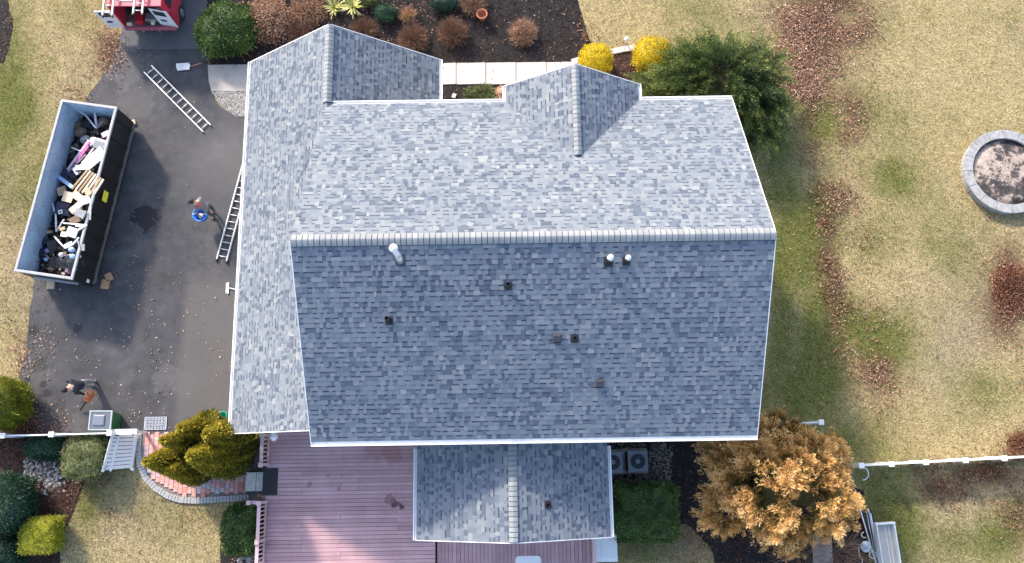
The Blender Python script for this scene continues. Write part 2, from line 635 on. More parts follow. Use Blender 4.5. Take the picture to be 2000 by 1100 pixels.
c2 = mix(nt, c2, (.13, .075, .05), al_.outputs['Fac'])
c3 = mix(nt, c2, ramp(nt, [(.3, (.45, .42, .4)), (.62, (1, 1, 1))], n3.outputs[0]).outputs[0], .75, 'MULTIPLY')
nt.links.new(c3, b.inputs['Base Color'])
b.inputs['Roughness'].default_value = .95
b.inputs['Specular IOR Level'].default_value = .1
bump(nt, b, n1.outputs[0], .8, .05)
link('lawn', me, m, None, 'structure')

# ---- driveway
DRIVE_PX = [(388, -160), (404, 0), (404, 95), (407, 126), (410, 165), (420, 195), (440, 217), (462, 228), (480, 228), (620, 228),
            (620, 700), (560, 846), (270, 848), (100, 848), (60, 835), (44, 800), (36, 735), (50, 690), (60, 600), (66, 560),
            (90, 480), (110, 400), (130, 320), (150, 240), (168, 192), (205, 145), (228, 100), (238, 60), (243, 20), (236, -160)]
m, nt, b = new_mat('asphalt')
n1 = noise(nt, .55, 5, .6)
n2 = noise(nt, 60, 3, .8)
n3 = noise(nt, 2.4, 6, .65)
base = ramp(nt, [(.3, (.034, .035, .041)), (.55, (.058, .058, .064)), (.72, (.09, .087, .088))], n1.outputs[0])
spots = ramp(nt, [(.3, (.55, .55, .58)), (.7, (1.25, 1.22, 1.2))], n3.outputs[0])
c = mix(nt, base.outputs[0], spots.outputs[0], .8, 'MULTIPLY')
geo = nt.nodes.new('ShaderNodeNewGeometry')
sep = nt.nodes.new('ShaderNodeSeparateXYZ')
nt.links.new(geo.outputs['Position'], sep.inputs[0])


def smooth_mask(sock, lo, hi):
    mr = nd(nt, 'ShaderNodeMapRange', interpolation_type='SMOOTHSTEP')
    mr.inputs['From Min'].default_value = lo
    mr.inputs['From Max'].default_value = hi
    nt.links.new(sock, mr.inputs['Value'])
    return mr.outputs[0]


def mul(a, b_):
    q = nd(nt, 'ShaderNodeMath', operation='MULTIPLY')
    nt.links.new(a, q.inputs[0])
    if isinstance(b_, (int, float)):
        q.inputs[1].default_value = b_
    else:
        nt.links.new(b_, q.inputs[1])
    return q.outputs[0]


pw = P(364, 560)                                # older, browner paving beside the garage
mk = mul(smooth_mask(sep.outputs[0], pw.x - .25, pw.x + .25), smooth_mask(sep.outputs[1], pw.y + .9, pw.y - .3))
c = mix(nt, c, (.098, .09, .086), mul(mk, .75))
pw2 = P(330, 300)
mk2 = mul(smooth_mask(sep.outputs[0], pw2.x - .5, pw2.x + 2.2), smooth_mask(sep.outputs[1], P(0, 470).y, P(0, 300).y))
mk2 = mul(mk2, smooth_mask(sep.outputs[1], P(0, 230).y, P(0, 300).y))
c = mix(nt, c, (.105, .102, .104), mul(mk2, .6))


def stain(px, py, r, dark, amt, ns=3.0, seed_off=0.0):
    global c
    q = P(px, py)
    vm = nd(nt, 'ShaderNodeVectorMath', operation='DISTANCE')
    nt.links.new(geo.outputs['Position'], vm.inputs[0])
    vm.inputs[1].default_value = (q.x, q.y, .02)
    nn = noise(nt, ns, 5, .7)
    ad = nd(nt, 'ShaderNodeMath', operation='MULTIPLY_ADD')
    nt.links.new(nn.outputs[0], ad.inputs[0])
    ad.inputs[1].default_value = -r * 3.4
    nt.links.new(vm.outputs['Value'], ad.inputs[2])
    k = smooth_mask(ad.outputs[0], -r * .75 + .04, -r * .75 - .02)
    c = mix(nt, c, dark, mul(k, amt))


stain(283, 424, .52, (.012, .012, .014), .95, 3.4)
stain(64, 646, .22, (.014, .014, .016), .9, 2.0)
stain(152, 642, .16, (.016, .016, .018), .9, 4.0)
stain(54, 743, .12, (.014, .014, .016), .9, 2.0)
stain(86, 750, .14, (.014, .014, .016), .9, 2.5)
stain(92, 768, .15, (.014, .014, .016), .9, 2.1)
stain(75, 712, .35, (.03, .027, .022), .7, 4.0)
stain(70, 790, .4, (.016, .016, .018), .7, 1.5)
stain(330, 740, .6, (.1, .097, .095), .5, 2.0)
stain(245, 130, .9, (.1, .1, .104), .5, 1.0)
stain(265, 195, .8, (.09, .088, .088), .5, 1.0)
nt.links.new(mix(nt, c, ramp(nt, [(.35, (.7, .7, .7)), (.7, (1.35, 1.35, 1.35))], n2.outputs[0]).outputs[0], .6, 'MULTIPLY'),
             b.inputs['Base Color'])
b.inputs['Roughness'].default_value = .82
bump(nt, b, n2.outputs[0], .5, .012)
DRIVE = smooth_poly(DRIVE_PX, 0, .03, .3, 1)
slab('driveway', DRIVE, -.15, .02, m)
# older section of road behind the seam near the van
m2 = m.copy()
m2.name = 'asphalt_road'
ROADP = [(236, -160), (243, 20), (238, 60), (232, 97), (404, 97), (404, 0), (388, -160)]
mroad = simple('asphalt_lighter', (.085, .088, .1), .85, var=.16, scale=1.2, fine=60, bmp=.3)
slab('road', smooth_poly(ROADP, 0, .0, 3, 1), -.1, .026, mroad)

# ---- planting beds, pads and paths
def mulch_mat(name, a, b_, c_):
    m, nt, bs = new_mat(name)
    n1 = noise(nt, 2.2, 6, .7)
    n2 = noise(nt, 32, 5, .8)
    r1 = ramp(nt, [(.3, a), (.55, b_), (.75, c_)], n1.outputs[0])
    r2 = ramp(nt, [(.3, (.35, .35, .35)), (.55, (1, 1, 1)), (.8, (2.2, 2.1, 2.0))], n2.outputs[0])
    nt.links.new(mix(nt, r1.outputs[0], r2.outputs[0], .85, 'MULTIPLY'), bs.inputs['Base Color'])
    bs.inputs['Roughness'].default_value = .95
    bs.inputs['Specular IOR Level'].default_value = .15
    bump(nt, bs, n2.outputs[0], 1.0, .05)
    return m


MULCH = mulch_mat('mulch_dark', (.022, .02, .021), (.04, .035, .035), (.075, .06, .054))
MULCH_RED = mulch_mat('mulch_reddish', (.045, .026, .022), (.085, .05, .04), (.14, .085, .065))
BEDS = {
    'north': ([(404, -60), (1105, -60), (1128, 0), (1140, 40), (1152, 84), (1150, 100), (1134, 122), (870, 125), (486, 127), (410, 127),
               (405, 60)], MULCH),
    'walk': ([(860, 160), (1010, 160), (1010, 300), (860, 300)], MULCH),
    'corner': ([(1130, 120), (1180, 110), (1212, 103), (1240, 98), (1290, 112), (1350, 120), (1450, 130), (1480, 190), (1470, 250), (1100, 300)],
               MULCH_RED),
    'far_left': ([(-60, -60), (10, -60), (16, 20), (24, 50), (18, 90), (6, 120), (-60, 130)], MULCH),
    'south_west': ([(-60, 800), (20, 760), (60, 800), (80, 835), (110, 848), (240, 850), (205, 925), (165, 940), (150, 985), (132, 1020),
                    (118, 1060), (108, 1180), (-60, 1180)], MULCH_RED),
    'deck_edge': ([(430, 1075), (500, 1070), (560, 1100), (560, 1180), (420, 1180), (436, 1120)], MULCH),
    'east_side': ([(1080, 780), (1440, 770), (1440, 838), (1560, 900), (1690, 960), (1700, 1180), (1410, 1180), (1395, 1085), (1370, 1050),
                   (1340, 1020), (1200, 1060), (1080, 1000)], MULCH),
}
bed_polys = {}
for i, (k, (pts, mt)) in enumerate(BEDS.items()):
    pl = smooth_poly(pts, 0, .06, .3, 20 + i)
    bed_polys[k] = pl
    slab('planting_bed', pl, -.1, .012 + .0012 * i, mt)
# brown leaf-mulched half of the north bed
# concrete apron, front walk and its joints
slab('gravel_strip', smooth_poly([(412, 176), (485, 176), (485, 229), (462, 229), (442, 218), (424, 198)], 0, .02, .3, 40), -.1, .035,
     simple('gravel_base', (.16, .145, .125), .95, var=.4, scale=30, bmp=.8))
mb = MB()
pl = [tuple(P(x, y, .05)[:2]) for x, y in [(406, 127), (495, 126), (495, 178), (413, 178), (408, 160)]]
mb.prism(pl, -.05, .06)
mb.build('concrete_pad', M['concrete'], None, 'structure')
walk = thing('front_walk', '', 'walk')
del walk['category']
del walk['label']
walk['kind'] = 'structure'
xsn = [820, 864, 891, 949, 1008, 1067, 1135]
for i in range(len(xsn) - 1):
    mb = MB()
    a, b_ = xsn[i] + .6, xsn[i + 1] - .6
    yt = 124 - (i * .5)
    mb.prism([tuple(P(x, y, .06)[:2]) for x, y in ((a, 165), (b_, 164), (b_, yt - 1), (a, yt))], -.05, .06)
    mb.bevel(.008, 1)
    mb.build('slab', M['concrete_pale'], walk)
# curved kerb of pale blocks between the two golden shrubs and on round the corner bed
kerb = thing('kerb_edging', '', 'kerb')
del kerb['category']
del kerb['label']
kerb['kind'] = 'structure'
cv = [(1117, 122), (1134, 116), (1165, 108), (1197, 101), (1220, 96), (1243, 93), (1275, 92), (1303, 97), (1320, 108), (1332, 122)]
for (x0, y0), (x1, y1) in zip(cv, cv[1:]):
    a, b_ = P(x0, y0, .05), P(x1, y1, .05)
    a2 = a.lerp(b_, .02)
    b2 = a.lerp(b_, .98)
    mb = MB()
    bar(mb, a2 - Vector((0, 0, .02)), b2 - Vector((0, 0, .02)), .26, .12)
    mb.bevel(.015, 2)
    mb.build('kerb_block', M['concrete_pale'], kerb)

# ---- brick paver path with a soldier course of grey blocks
path = thing('paver_path', '', 'path')
del path['category']
del path['label']
path['kind'] = 'structure'
OUT_PX = [(266, 846), (264, 880), (268, 910), (280, 937), (300, 958), (325, 974), (350, 982), (380, 984), (430, 981), (490, 978)]
INN_PX = [(330, 846), (520, 846), (520, 978)]
outer = [P(x, y, .04) for x, y in OUT_PX]
inner = [P(x, y, .04) for x, y in INN_PX]
PATH_POLY = [(p.x, p.y) for p in outer] + [(p.x, p.y) for p in reversed(inner)]
slab('path_sand', PATH_POLY, -.1, .022, simple('joint_sand', (.2, .17, .15), .95, var=.2))
PAV_PINK = [simple('paver_pink_%s' % w, c, .85, var=.14, scale=9, fine=60, bmp=.25) for w, c in
            (('rose', (.62, .3, .26)), ('salmon', (.66, .36, .3)), ('mauve', (.5, .33, .33)), ('grey', (.48, .42, .42)), ('red', (.55, .23, .19)))]
PAV_GREY = simple('paver_grey', (.34, .335, .33), .9, var=.15, scale=8, fine=60, bmp=.3)
cum = [0]
for a, b_ in zip(outer, outer[1:]):
    cum.append(cum[-1] + (b_ - a).length)


def along(d):
    for i in range(len(outer) - 1):
        if d <= cum[i + 1] or i == len(outer) - 2:
            return outer[i].lerp(outer[i + 1], (d - cum[i]) / (cum[i + 1] - cum[i])), (outer[i + 1] - outer[i]).normalized()


pav_meshes = []
for mt in PAV_PINK:
    mb = MB()
    mb.box((0, 0, 0), (.168, .168, .07))
    mb.bevel(.008, 1)
    o = mb.build('paver', mt)
    pav_meshes.append(o.data)
    bpy.data.objects.remove(o)
mb = MB()
mb.box((0, 0, 0), (.112, .225, .075))
mb.bevel(.008, 1)
o = mb.build('edge_paver', PAV_GREY)
edge_me = o.data
bpy.data.objects.remove(o)
d = .06
while d < cum[-1]:
    p, t = along(d)
    o = link('edge_paver', edge_me, None, path)
    nrm = Vector((-t.y, t.x, 0))
    o.location = p + nrm * .11 + Vector((0, 0, -.0 + random.uniform(0, .006)))
    o.rotation_euler = (0, 0, math.atan2(t.y, t.x) + random.uniform(-.02, .02))
    d += .124
x0, y0 = min(p[0] for p in PATH_POLY), min(p[1] for p in PATH_POLY)
inner_poly = []
ins = []
for i, p in enumerate(outer):
    t = (outer[min(i + 1, len(outer) - 1)] - outer[max(i - 1, 0)]).normalized()
    ins.append((p.x - t.y * .31, p.y + t.x * .31))
inner_poly = ins + [(p.x, p.y) for p in reversed(inner)]
cnt = 0
for j in range(40):
    for i in range(50):
        cx = x0 + .1 + i * .178
        cy = y0 + .1 + j * .178 + (.06 if i % 2 else 0)
        if inside(np.array([cx]), np.array([cy]), inner_poly)[0] and cnt < 430:
            qx, qy = to_px(cx, cy)
            if qx > 400 and qy < 925:
                continue                       # under the cypress and the step: nothing of it can be seen
            cnt += 1
            o = link('paver', random.choices(pav_meshes, (4, 4, 2, 2, 2))[0], None, path)
            o.location = (cx, cy, .03 + random.uniform(-.002, .004))
            o.rotation_euler = (random.uniform(-.01, .01), random.uniform(-.01, .01), random.uniform(-.02, .02))

# ---- pebbles
def scatter_poly(pts_px, n, z=.03):
    w = np.array([P(x, y, 0)[:2] for x, y in pts_px])
    lo, hi = w.min(0), w.max(0)
    q = rng.uniform(lo, hi, (n * 3, 2))
    q = q[inside(q[:, 0], q[:, 1], w)][:n]
    return np.column_stack([q, np.full(len(q), z)])


def pebbles(name, pts, smin, smax, tone, mat):
    n = len(pts)
    base = np.array([(1, 0, 0), (.3, .9, 0), (-.8, .5, 0), (-.7, -.6, 0), (.4, -.9, 0), (.1, .05, .6)])
    s = rng.uniform(smin, smax, n)[:, None, None]
    a = rng.uniform(0, 6.28, n)
    R = np.zeros((n, 3, 3))
    R[:, 0, 0] = np.cos(a); R[:, 0, 1] = -np.sin(a); R[:, 1, 0] = np.sin(a); R[:, 1, 1] = np.cos(a); R[:, 2, 2] = 1
    bb = base[None] * rng.uniform(.7, 1.2, (n, 6, 3))
    V = np.einsum('nij,nkj->nki', R, bb) * s + pts[:, None]
    f = np.array([(0, 1, 5), (1, 2, 5), (2, 3, 5), (3, 4, 5), (4, 0, 5)])
    F = (f[None] + (np.arange(n) * 6)[:, None, None]).reshape(-1, 3)
    tn = np.repeat(rng.uniform(tone[0], tone[1], n) ** 1.0, 5)
    return link(name, np_mesh(name, V.reshape(-1, 3), F, tn), mat, None, 'stuff')


pebbles('gravel', scatter_poly([(414, 178), (484, 178), (484, 228), (462, 227), (444, 217), (426, 198)], 2600, .035), .018, .045, (.1, .95), STONES)
pebbles('white_gravel', np.concatenate([
    scatter_poly([(45, 895), (75, 888), (112, 900), (122, 925), (112, 950), (95, 958), (80, 935), (50, 930)], 230, .02),
    scatter_poly([(60, 880), (125, 900), (130, 960), (85, 970), (45, 940)], 90, .02)]), .035, .08, (.1, .9), STONES)
pebbles('side_gravel', np.concatenate([
    scatter_poly([(1180, 860), (1300, 860), (1312, 940), (1290, 960), (1180, 960)], 1300, .02),
    scatter_poly([(1270, 865), (1315, 870), (1310, 955), (1275, 955)], 300, .02)]), .015, .045, (.0, .55), STONES)
pebbles('deck_edge_gravel', scatter_poly([(468, 1088), (505, 1078), (515, 1120), (450, 1120)], 160, .02), .03, .06, (.4, 1), STONES)

# ---- grass blades over the lawn, leaves, mulch chips
NG = 230000
qx = rng.uniform(-22.5, 22.5, NG)
qy = rng.uniform(-5, 19.6, NG)
keep = ~inside(qx, qy, DRIVE) & ~inside(qx, qy, PATH_POLY)
for k, pl in bed_polys.items():
    keep &= ~inside(qx, qy, pl)
keep &= ~((qx > -9.6) & (qx < 7.4) & (qy < 14.3) & (qy > -1))
keep &= ~((qx > -9.4) & (qx < 3.6) & (qy < 1))
keep &= ~inside(qx, qy, [P(x, y)[:2] for x, y in [(860, 120), (1140, 118), (1140, 220), (860, 220)]])
rc = P(1967, 335, .3)
keep &= (qx - rc.x) ** 2 + (qy - rc.y) ** 2 > 1.8 ** 2
qx, qy = qx[keep], qy[keep]
n = len(qx)
pts = np.column_stack([qx, qy, np.zeros(n)])
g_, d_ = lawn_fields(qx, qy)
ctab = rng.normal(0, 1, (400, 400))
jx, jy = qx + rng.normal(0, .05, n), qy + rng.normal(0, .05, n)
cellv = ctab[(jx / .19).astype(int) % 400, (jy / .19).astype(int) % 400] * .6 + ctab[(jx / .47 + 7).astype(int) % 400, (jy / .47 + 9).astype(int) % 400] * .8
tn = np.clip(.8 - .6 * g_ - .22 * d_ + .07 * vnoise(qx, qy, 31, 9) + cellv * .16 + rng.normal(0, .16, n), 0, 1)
up = np.zeros((n, 3))
up[:, 2] = 1
V, F = leaf_cloud(pts, up, .075, .02, .8, .1)
V[:, 2] = np.maximum(V[:, 2], .004)
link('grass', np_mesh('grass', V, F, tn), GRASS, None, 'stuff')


def strokes(lst):
    out, tones = [], []
    for x0, y0, x1, y1, w, cnt, t0, t1 in lst:
        u = rng.uniform(0, 1, cnt)
        w = w * np.where(rng.random(cnt) < .22, 2.4, 1.12)
        x = x0 + (x1 - x0) * u + rng.normal(0, 1, cnt) * w
        y = y0 + (y1 - y0) * u + rng.normal(0, 1, cnt) * w
        nn_ = vnoise(x / 30, y / 30, 77, 2.0)
        k = rng.uniform(-1.6, 1.3, cnt) < nn_
        for a, b_ in zip(x[k], y[k]):
            q = P(a, b_, .03)
            out.append((q.x, q.y, .03))
        tones.append(rng.uniform(t0, t1, int(k.sum())))
    return np.array(out), np.concatenate(tones)


def leaves(name, lst, size, z=None):
    p, t = strokes(lst)
    n = len(p)
    p[:, 2] = rng.uniform(.02, .06, n)
    if z is not None:
        p[:, 2] += z
    dirs = np.zeros((n, 3))
    a = rng.uniform(0, 6.28, n)
    dirs[:, 0], dirs[:, 1], dirs[:, 2] = np.cos(a), np.sin(a), .15
    V, F = leaf_cloud(p, dirs, size, size * .62, .3, .28, .55)
    V[:, 2] = np.maximum(V[:, 2], .022)
    return link(name, np_mesh(name, V, F, t), LITTER, None, 'stuff')


leaves('fallen_leaves', [
    (1560, 0, 1590, 190, 28, 11000, .3, 1), (1620, 0, 1640, 80, 34, 3600, .2, .9), (1545, 40, 1580, 190, 18, 2500, .5, 1), (1560, -20, 1690, 20, 20, 900, .1, .6),
    (1545, 60, 1570, 200, 14, 1300, .4, 1), (1650, 70, 1700, 50, 14, 700, .3, .9), (1650, 170, 1695, 190, 18, 500, .1, .7),
    (1680, 200, 1650, 300, 16, 1200, .2, .9), (1575, 220, 1590, 340, 14, 900, .15, .85), (1630, 400, 1680, 660, 40, 900, .15, .85), (1600, 350, 1660, 400, 18, 1300, .2, .95),
    (1610, 410, 1622, 520, 13, 1500, .1, .9), (1622, 520, 1640, 640, 14, 1100, .1, .9), (1680, 400, 1700, 560, 24, 380, .1, .8),
    (1640, 640, 1650, 700, 18, 300, .1, .8), (1660, 690, 1745, 750, 20, 1500, .2, .95), (1700, 740, 1740, 800, 18, 420, .2, .9),
    (1700, 600, 1720, 660, 22, 180, .1, .8), (1890, 350, 1940, 430, 7, 320, .2, .7),
    (1950, 560, 1990, 600, 26, 2600, .2, .75), (1970, 500, 1995, 640, 20, 1500, .2, .75), (1980, 860, 1995, 880, 12, 700, .25, .7),
    (1880, 930, 1990, 925, 22, 1700, .1, .62), (1820, 950, 1870, 965, 20, 900, .1, .6), (1960, 980, 1990, 1040, 16, 500, .2, .75),
    (1780, 915, 1990, 912, 8, 500, .1, .5), (1730, 1000, 1830, 940, 26, 300, .1, .6),
    (205, 70, 225, 110, 14, 900, .45, 1), (190, 100, 215, 140, 14, 700, .4, .95), (120, 175, 170, 190, 12, 260, .4, .9), (100, 130, 180, 60, 40, 250, .3, .8),
    (20, 400, 60, 640, 26, 700, .3, .8), (30, 650, 40, 730, 10, 260, .4, .9),
    (1220, 1060, 1380, 1080, 20, 400, .2, .6), (1330, 1030, 1370, 1090, 16, 250, .2, .7), (1400, 1060, 1480, 1090, 30, 500, .2, .5),
    (150, 950, 210, 935, 12, 350, .2, .7), (190, 985, 330, 1010, 30, 600, .25, .62), (340, 1010, 400, 1000, 16, 200, .2, .6),
    (1990, 700, 1998, 760, 8, 120, .2, .7), (1770, 250, 1830, 200, 40, 80, .2, .7)], .075)
leaves('bed_leaves', [
    (500, -20, 610, 40, 30, 3600, .35, .95), (480, 40, 560, 90, 26, 1300, .2, .7), (600, 60, 640, 20, 16, 500, .3, .8),
    (730, -10, 900, 20, 24, 900, .3, .9), (560, 100, 620, 60, 16, 400, .3, .7), (700, 60, 850, 100, 26, 500, .2, .8),
    (900, 20, 1100, 60, 40, 260, .3, 1), (900, 110, 1140, 110, 14, 320, .2, .7), (1130, 40, 1150, 100, 8, 200, .3, .8),
    (1180, 140, 1300, 150, 26, 1300, .15, .6), (40, 860, 20, 900, 16, 800, .1, .5), (60, 830, 110, 840, 14, 500, .3, .75),
    (60, 960, 100, 1000, 24, 900, .1, .5), (20, 1000, 110, 1080, 30, 500, .1, .5), (120, 960, 150, 950, 10, 300, .2, .7),
    (10, 20, 14, 110, 8, 160, .2, .7), (460, 1085, 500, 1090, 12, 220, .3, .8), (1200, 870, 1220, 960, 20, 400, .05, .4),
    (1420, 1040, 1560, 1080, 30, 1100, .1, .45), (1320, 900, 1380, 1040, 30, 260, .2, .7), (870, 190, 1000, 190, 20, 120, .1, .5)], .075)
leaves('driveway_leaves', [
    (45, 680, 60, 730, 12, 340, .6, 1), (55, 665, 120, 680, 12, 110, .6, 1), (90, 670, 180, 690, 16, 70, .65, 1), (60, 800, 110, 830, 14, 170, .45, .9),
    (120, 815, 145, 820, 6, 30, .7, 1), (250, 795, 285, 810, 10, 60, .65, 1), (225, 750, 330, 770, 30, 60, .7, 1), (300, 700, 380, 720, 40, 60, .7, 1),
    (350, 620, 440, 690, 30, 60, .7, 1), (310, 430, 370, 520, 50, 50, .7, 1), (230, 540, 330, 520, 20, 80, .5, 1), (240, 620, 320, 650, 40, 60, .7, 1),
    (330, 120, 420, 200, 30, 22, .6, 1), (340, 560, 440, 600, 40, 30, .7, 1), (150, 680, 420, 800, 60, 110, .7, 1)], .07)

cp, ct = [], []
for k, cntc in (('north', 15000), ('south_west', 6000), ('east_side', 9000), ('corner', 1500), ('walk', 500)):
    w = np.array(bed_polys[k])
    lo, hi = w.min(0), w.max(0)
    q = rng.uniform(lo, hi, (cntc * 2, 2))
    q = q[inside(q[:, 0], q[:, 1], w)][:cntc]
    cp.append(q)
cp = np.concatenate(cp)
n = len(cp)
dirs = np.column_stack([rng.normal(0, 1, (n, 2)), np.full(n, .25)])
V, F = leaf_cloud(np.column_stack([cp, rng.uniform(.015, .04, n)]), dirs, .07, .03, .2, .2)
V[:, 2] = np.maximum(V[:, 2], .018)
tn = np.clip(rng.beta(1.6, 2.2, n) * .85 + (rng.uniform(0, 1, n) > .975) * .4, 0, 1)
link('mulch', np_mesh('mulch', V, F, tn), CHIPS, None, 'stuff')

# ================================================================== HOUSE
house = thing('house', 'large two storey house with grey shingled gable roofs and attached garage', 'house', (0, 0, 0), YAW)
XW, XE, YS, YN, ZE, ZR, YR = -6.43, 7.87, .37, 11.93, 5.42, 8.8, 6.15
GW, GE, GS, GN, GZ, GZR, GXR = -9.93, -2.5, .74, 14.93, 2.75, 5.52, -6.27
FW, FE, FN, FZR, FXR = -.04, 4.61, 12.53, 7.0, 2.285
SW_, SE_, SS, SZ, SZR, SXR = -3.3, 3.32, -2.93, 3.1, 4.5, .01
dark_under = simple('cap_underlay', (.05, .055, .06), .95, var=.1)
under = simple('roof_underlay', (.16, .17, .19), .95, var=.1)

# walls
mb = MB()
mb.box(((XW + XE) / 2, (YS + YN) / 2, 2.62), (XE - XW - .7, YN - YS - .8, 5.24))
mb.build('wall', M['siding'], house)
mb = MB()
mb.box(((GW - 6.1) / 2 + .13, (GS + GN) / 2, 1.3), (-6.1 - GW - .3, GN - GS - .6, 2.6))
mb.box(((-6.1 + GE) / 2 - .15, 13.1, 1.3), (GE + 6.1 - .3, GN - 11.6 - .3, 2.6))
mb.build('garage_wall', M['siding'], house)
mb = MB()
mb.box((FXR, 11.9, 2.6), (FE - FW - .6, .7, 5.2))
mb.build('bay_wall', M['siding'], house)
mb = MB()
mb.box((SXR, (SS + .7) / 2 + .13, 1.5), (SE_ - SW_ - .55, .7 - SS - .3, 3.0))
mb.build('sunroom_wall', M['siding'], house)
for yy in (4.6, 9.2):
    mb = MB()
    mb.box((-9.9, yy, 1.1), (.06, 2.6, 2.15))
    gd = mb.build('garage_door', M['white'], house)
    for k in range(3):
        mb = MB()
        mb.box((-9.935, yy, .45 + k * .65), (.012, 2.4, .5))
        mb.build('door_panel', M['white_worn'], gd)
for xx, yy, zz in ((-4.6, 11.59, 3.8), (-1.4, 11.59, 3.8), (6.2, 11.59, 3.8), (6.2, 11.59, 1.5), (FXR, 12.26, 3.8), (-4.5, .66, 4), (5.2, .66, 4), (5.2, .66, 1.5)):
    mb = MB()
    mb.box((xx, yy, zz), (1.1, .08, 1.4))
    w_ = mb.build('window', M['white'], house)
    s = 1 if yy > 5 else -1
    mb = MB()
    mb.box((xx, yy + s * .045, zz), (.94, .012, 1.22))
    mb.build('pane', M['glass'], w_)


def gable_solid(axis, a0, a1, w0, w1, ze, zr, th=.16, name='roof'):
    """roof deck: gable running along axis between a0 and a1, eaves at w0 and w1"""
    mb = MB()
    wm = (w0 + w1) / 2
    prof = [(w0, ze), (wm, zr), (w1, ze), (w1, ze - th), (wm, zr - th), (w0, ze - th)]
    rings = []
    for a in (a0, a1):
        rings.append([mb.bm.verts.new((a, w, z) if axis == 'x' else (w, a, z)) for w, z in prof])
    n = 6
    for i in range(n):
        mb.bm.faces.new((rings[0][i], rings[0][(i + 1) % n], rings[1][(i + 1) % n], rings[1][i]))
    for r in rings:
        mb.bm.faces.new((r[0], r[1], r[4], r[5]))
        mb.bm.faces.new((r[1], r[2], r[3], r[4]))
    return mb.build(name, under, house)


D0 = .012
roof_main = gable_solid('x', XW, XE, YS, YN, ZE - D0, ZR - D0)
roof_gar = gable_solid('y', GS, GN, GW, 2 * GXR - GW, GZ - D0, GZR - D0, name='garage_roof')
roof_bay = gable_solid('y', 9.3, FN, FW, FE, ZE - D0, FZR - D0, name='bay_roof')
roof_sun = gable_solid('y', SS, .6, SW_, SE_, SZ - D0, SZR - D0, name='sunroom_roof')
# gable infill
for pts, nm in ((((XW + .35, YS + .4), (XW + .35, YN - .4)), 'a'), (((XE - .35, YS + .4), (XE - .35, YN - .4)), 'b')):
    x = pts[0][0]
    mb = MB()
    mb.bm.faces.new([mb.bm.verts.new(p) for p in ((x, YS + .4, 5.2), (x, YN - .4, 5.2), (x, YR, ZR - .25))])
    mb.build('gable_wall', M['siding'], house)
for xa, xb, y, z, zr in ((GW + .3, GE - .3, GN - .3, 2.58, GZR - .25), (GW + .3, GE - .3, GS + .3, 2.58, GZR - .25), (FW + .3, FE - .3, FN - .3, 5.15, FZR - .25),
                         (SW_ + .3, SE_ - .3, SS + .3, 2.98, SZR - .2)):
    mb = MB()
    mb.bm.faces.new([mb.bm.verts.new(p) for p in ((xa, y, z), (xb, y, z), ((xa + xb) / 2, y, zr))])
    mb.build('gable_wall', M['siding'], house)


def tabs(O, U, S, Lu, Ls, seed):
    """every shingle tab of one slope: arrays (n,8,3) of vertices, tone per face"""
    r = np.random.default_rng(seed)
    O, U, S = np.array(O, float), np.array(U, float), np.array(S, float)
    N = np.cross(U, S)
    if N[2] < 0:
        N = -N
    ex = .167
    out, tone, ctr = [], [], []
    nrow = int(math.ceil(Ls / ex))
    ex = Ls / nrow
    for i in range(nrow):
        s0, s1 = i * ex, (i + 1) * ex
        u = -r.uniform(0, .2)
        raised = r.random() > .5
        while u < Lu:
            w = r.choice([.09, .12, .15, .19, .25, .33], p=[.16, .26, .26, .18, .09, .05])
            a, b_ = max(u, 0), min(u + w, Lu)
            u += w
            raised = not raised
            if b_ - a < .02:
                continue
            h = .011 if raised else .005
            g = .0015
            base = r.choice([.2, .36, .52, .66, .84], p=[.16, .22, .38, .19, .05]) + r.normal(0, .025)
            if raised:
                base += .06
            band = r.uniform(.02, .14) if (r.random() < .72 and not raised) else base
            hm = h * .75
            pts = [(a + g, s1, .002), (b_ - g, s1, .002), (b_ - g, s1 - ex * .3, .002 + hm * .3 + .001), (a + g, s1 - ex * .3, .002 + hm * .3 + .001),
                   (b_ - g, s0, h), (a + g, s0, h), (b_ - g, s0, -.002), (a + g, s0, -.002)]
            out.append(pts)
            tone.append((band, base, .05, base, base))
            ctr.append(((a + b_) / 2, (s0 + s1) / 2))
    A = np.array(out)
    Vv = O + A[..., 0:1] * U + A[..., 1:2] * S + A[..., 2:3] * N
    flip = np.dot(np.cross(U, S), N) < 0
    return Vv, np.array(tone), flip


TF = np.array([(0, 3, 2, 1), (3, 5, 4, 2), (5, 7, 6, 4), (0, 7, 5, 3), (1, 2, 4, 6)])


def lay(O, U, S, Lu, Ls, seed, parent, single=0):
    Vv, tn, flip = tabs(O, U, S, Lu, Ls, seed)
    tf = TF if not flip else TF[:, ::-1]
    n = len(Vv)
    ids = np.arange(n)
    if single:
        top = np.argsort(-Vv[:, 0, 2] - rng.uniform(0, .02, n))[:single]
        for i in top:
            me = np_mesh('shingle', Vv[i], tf, np.clip(tn[i], 0, 1))
            link('shingle', me, SHINGLE, parent)
        ids = np.setdiff1d(ids, top)
    F = (tf[None] + (np.arange(len(ids)) * 8)[:, None, None]).reshape(-1, 4)
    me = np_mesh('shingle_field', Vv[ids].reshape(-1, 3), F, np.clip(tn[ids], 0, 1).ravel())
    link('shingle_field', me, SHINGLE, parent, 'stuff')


def slope_vec(dx, dz):
    l = math.hypot(dx, dz)
    return dx / l, dz / l, l


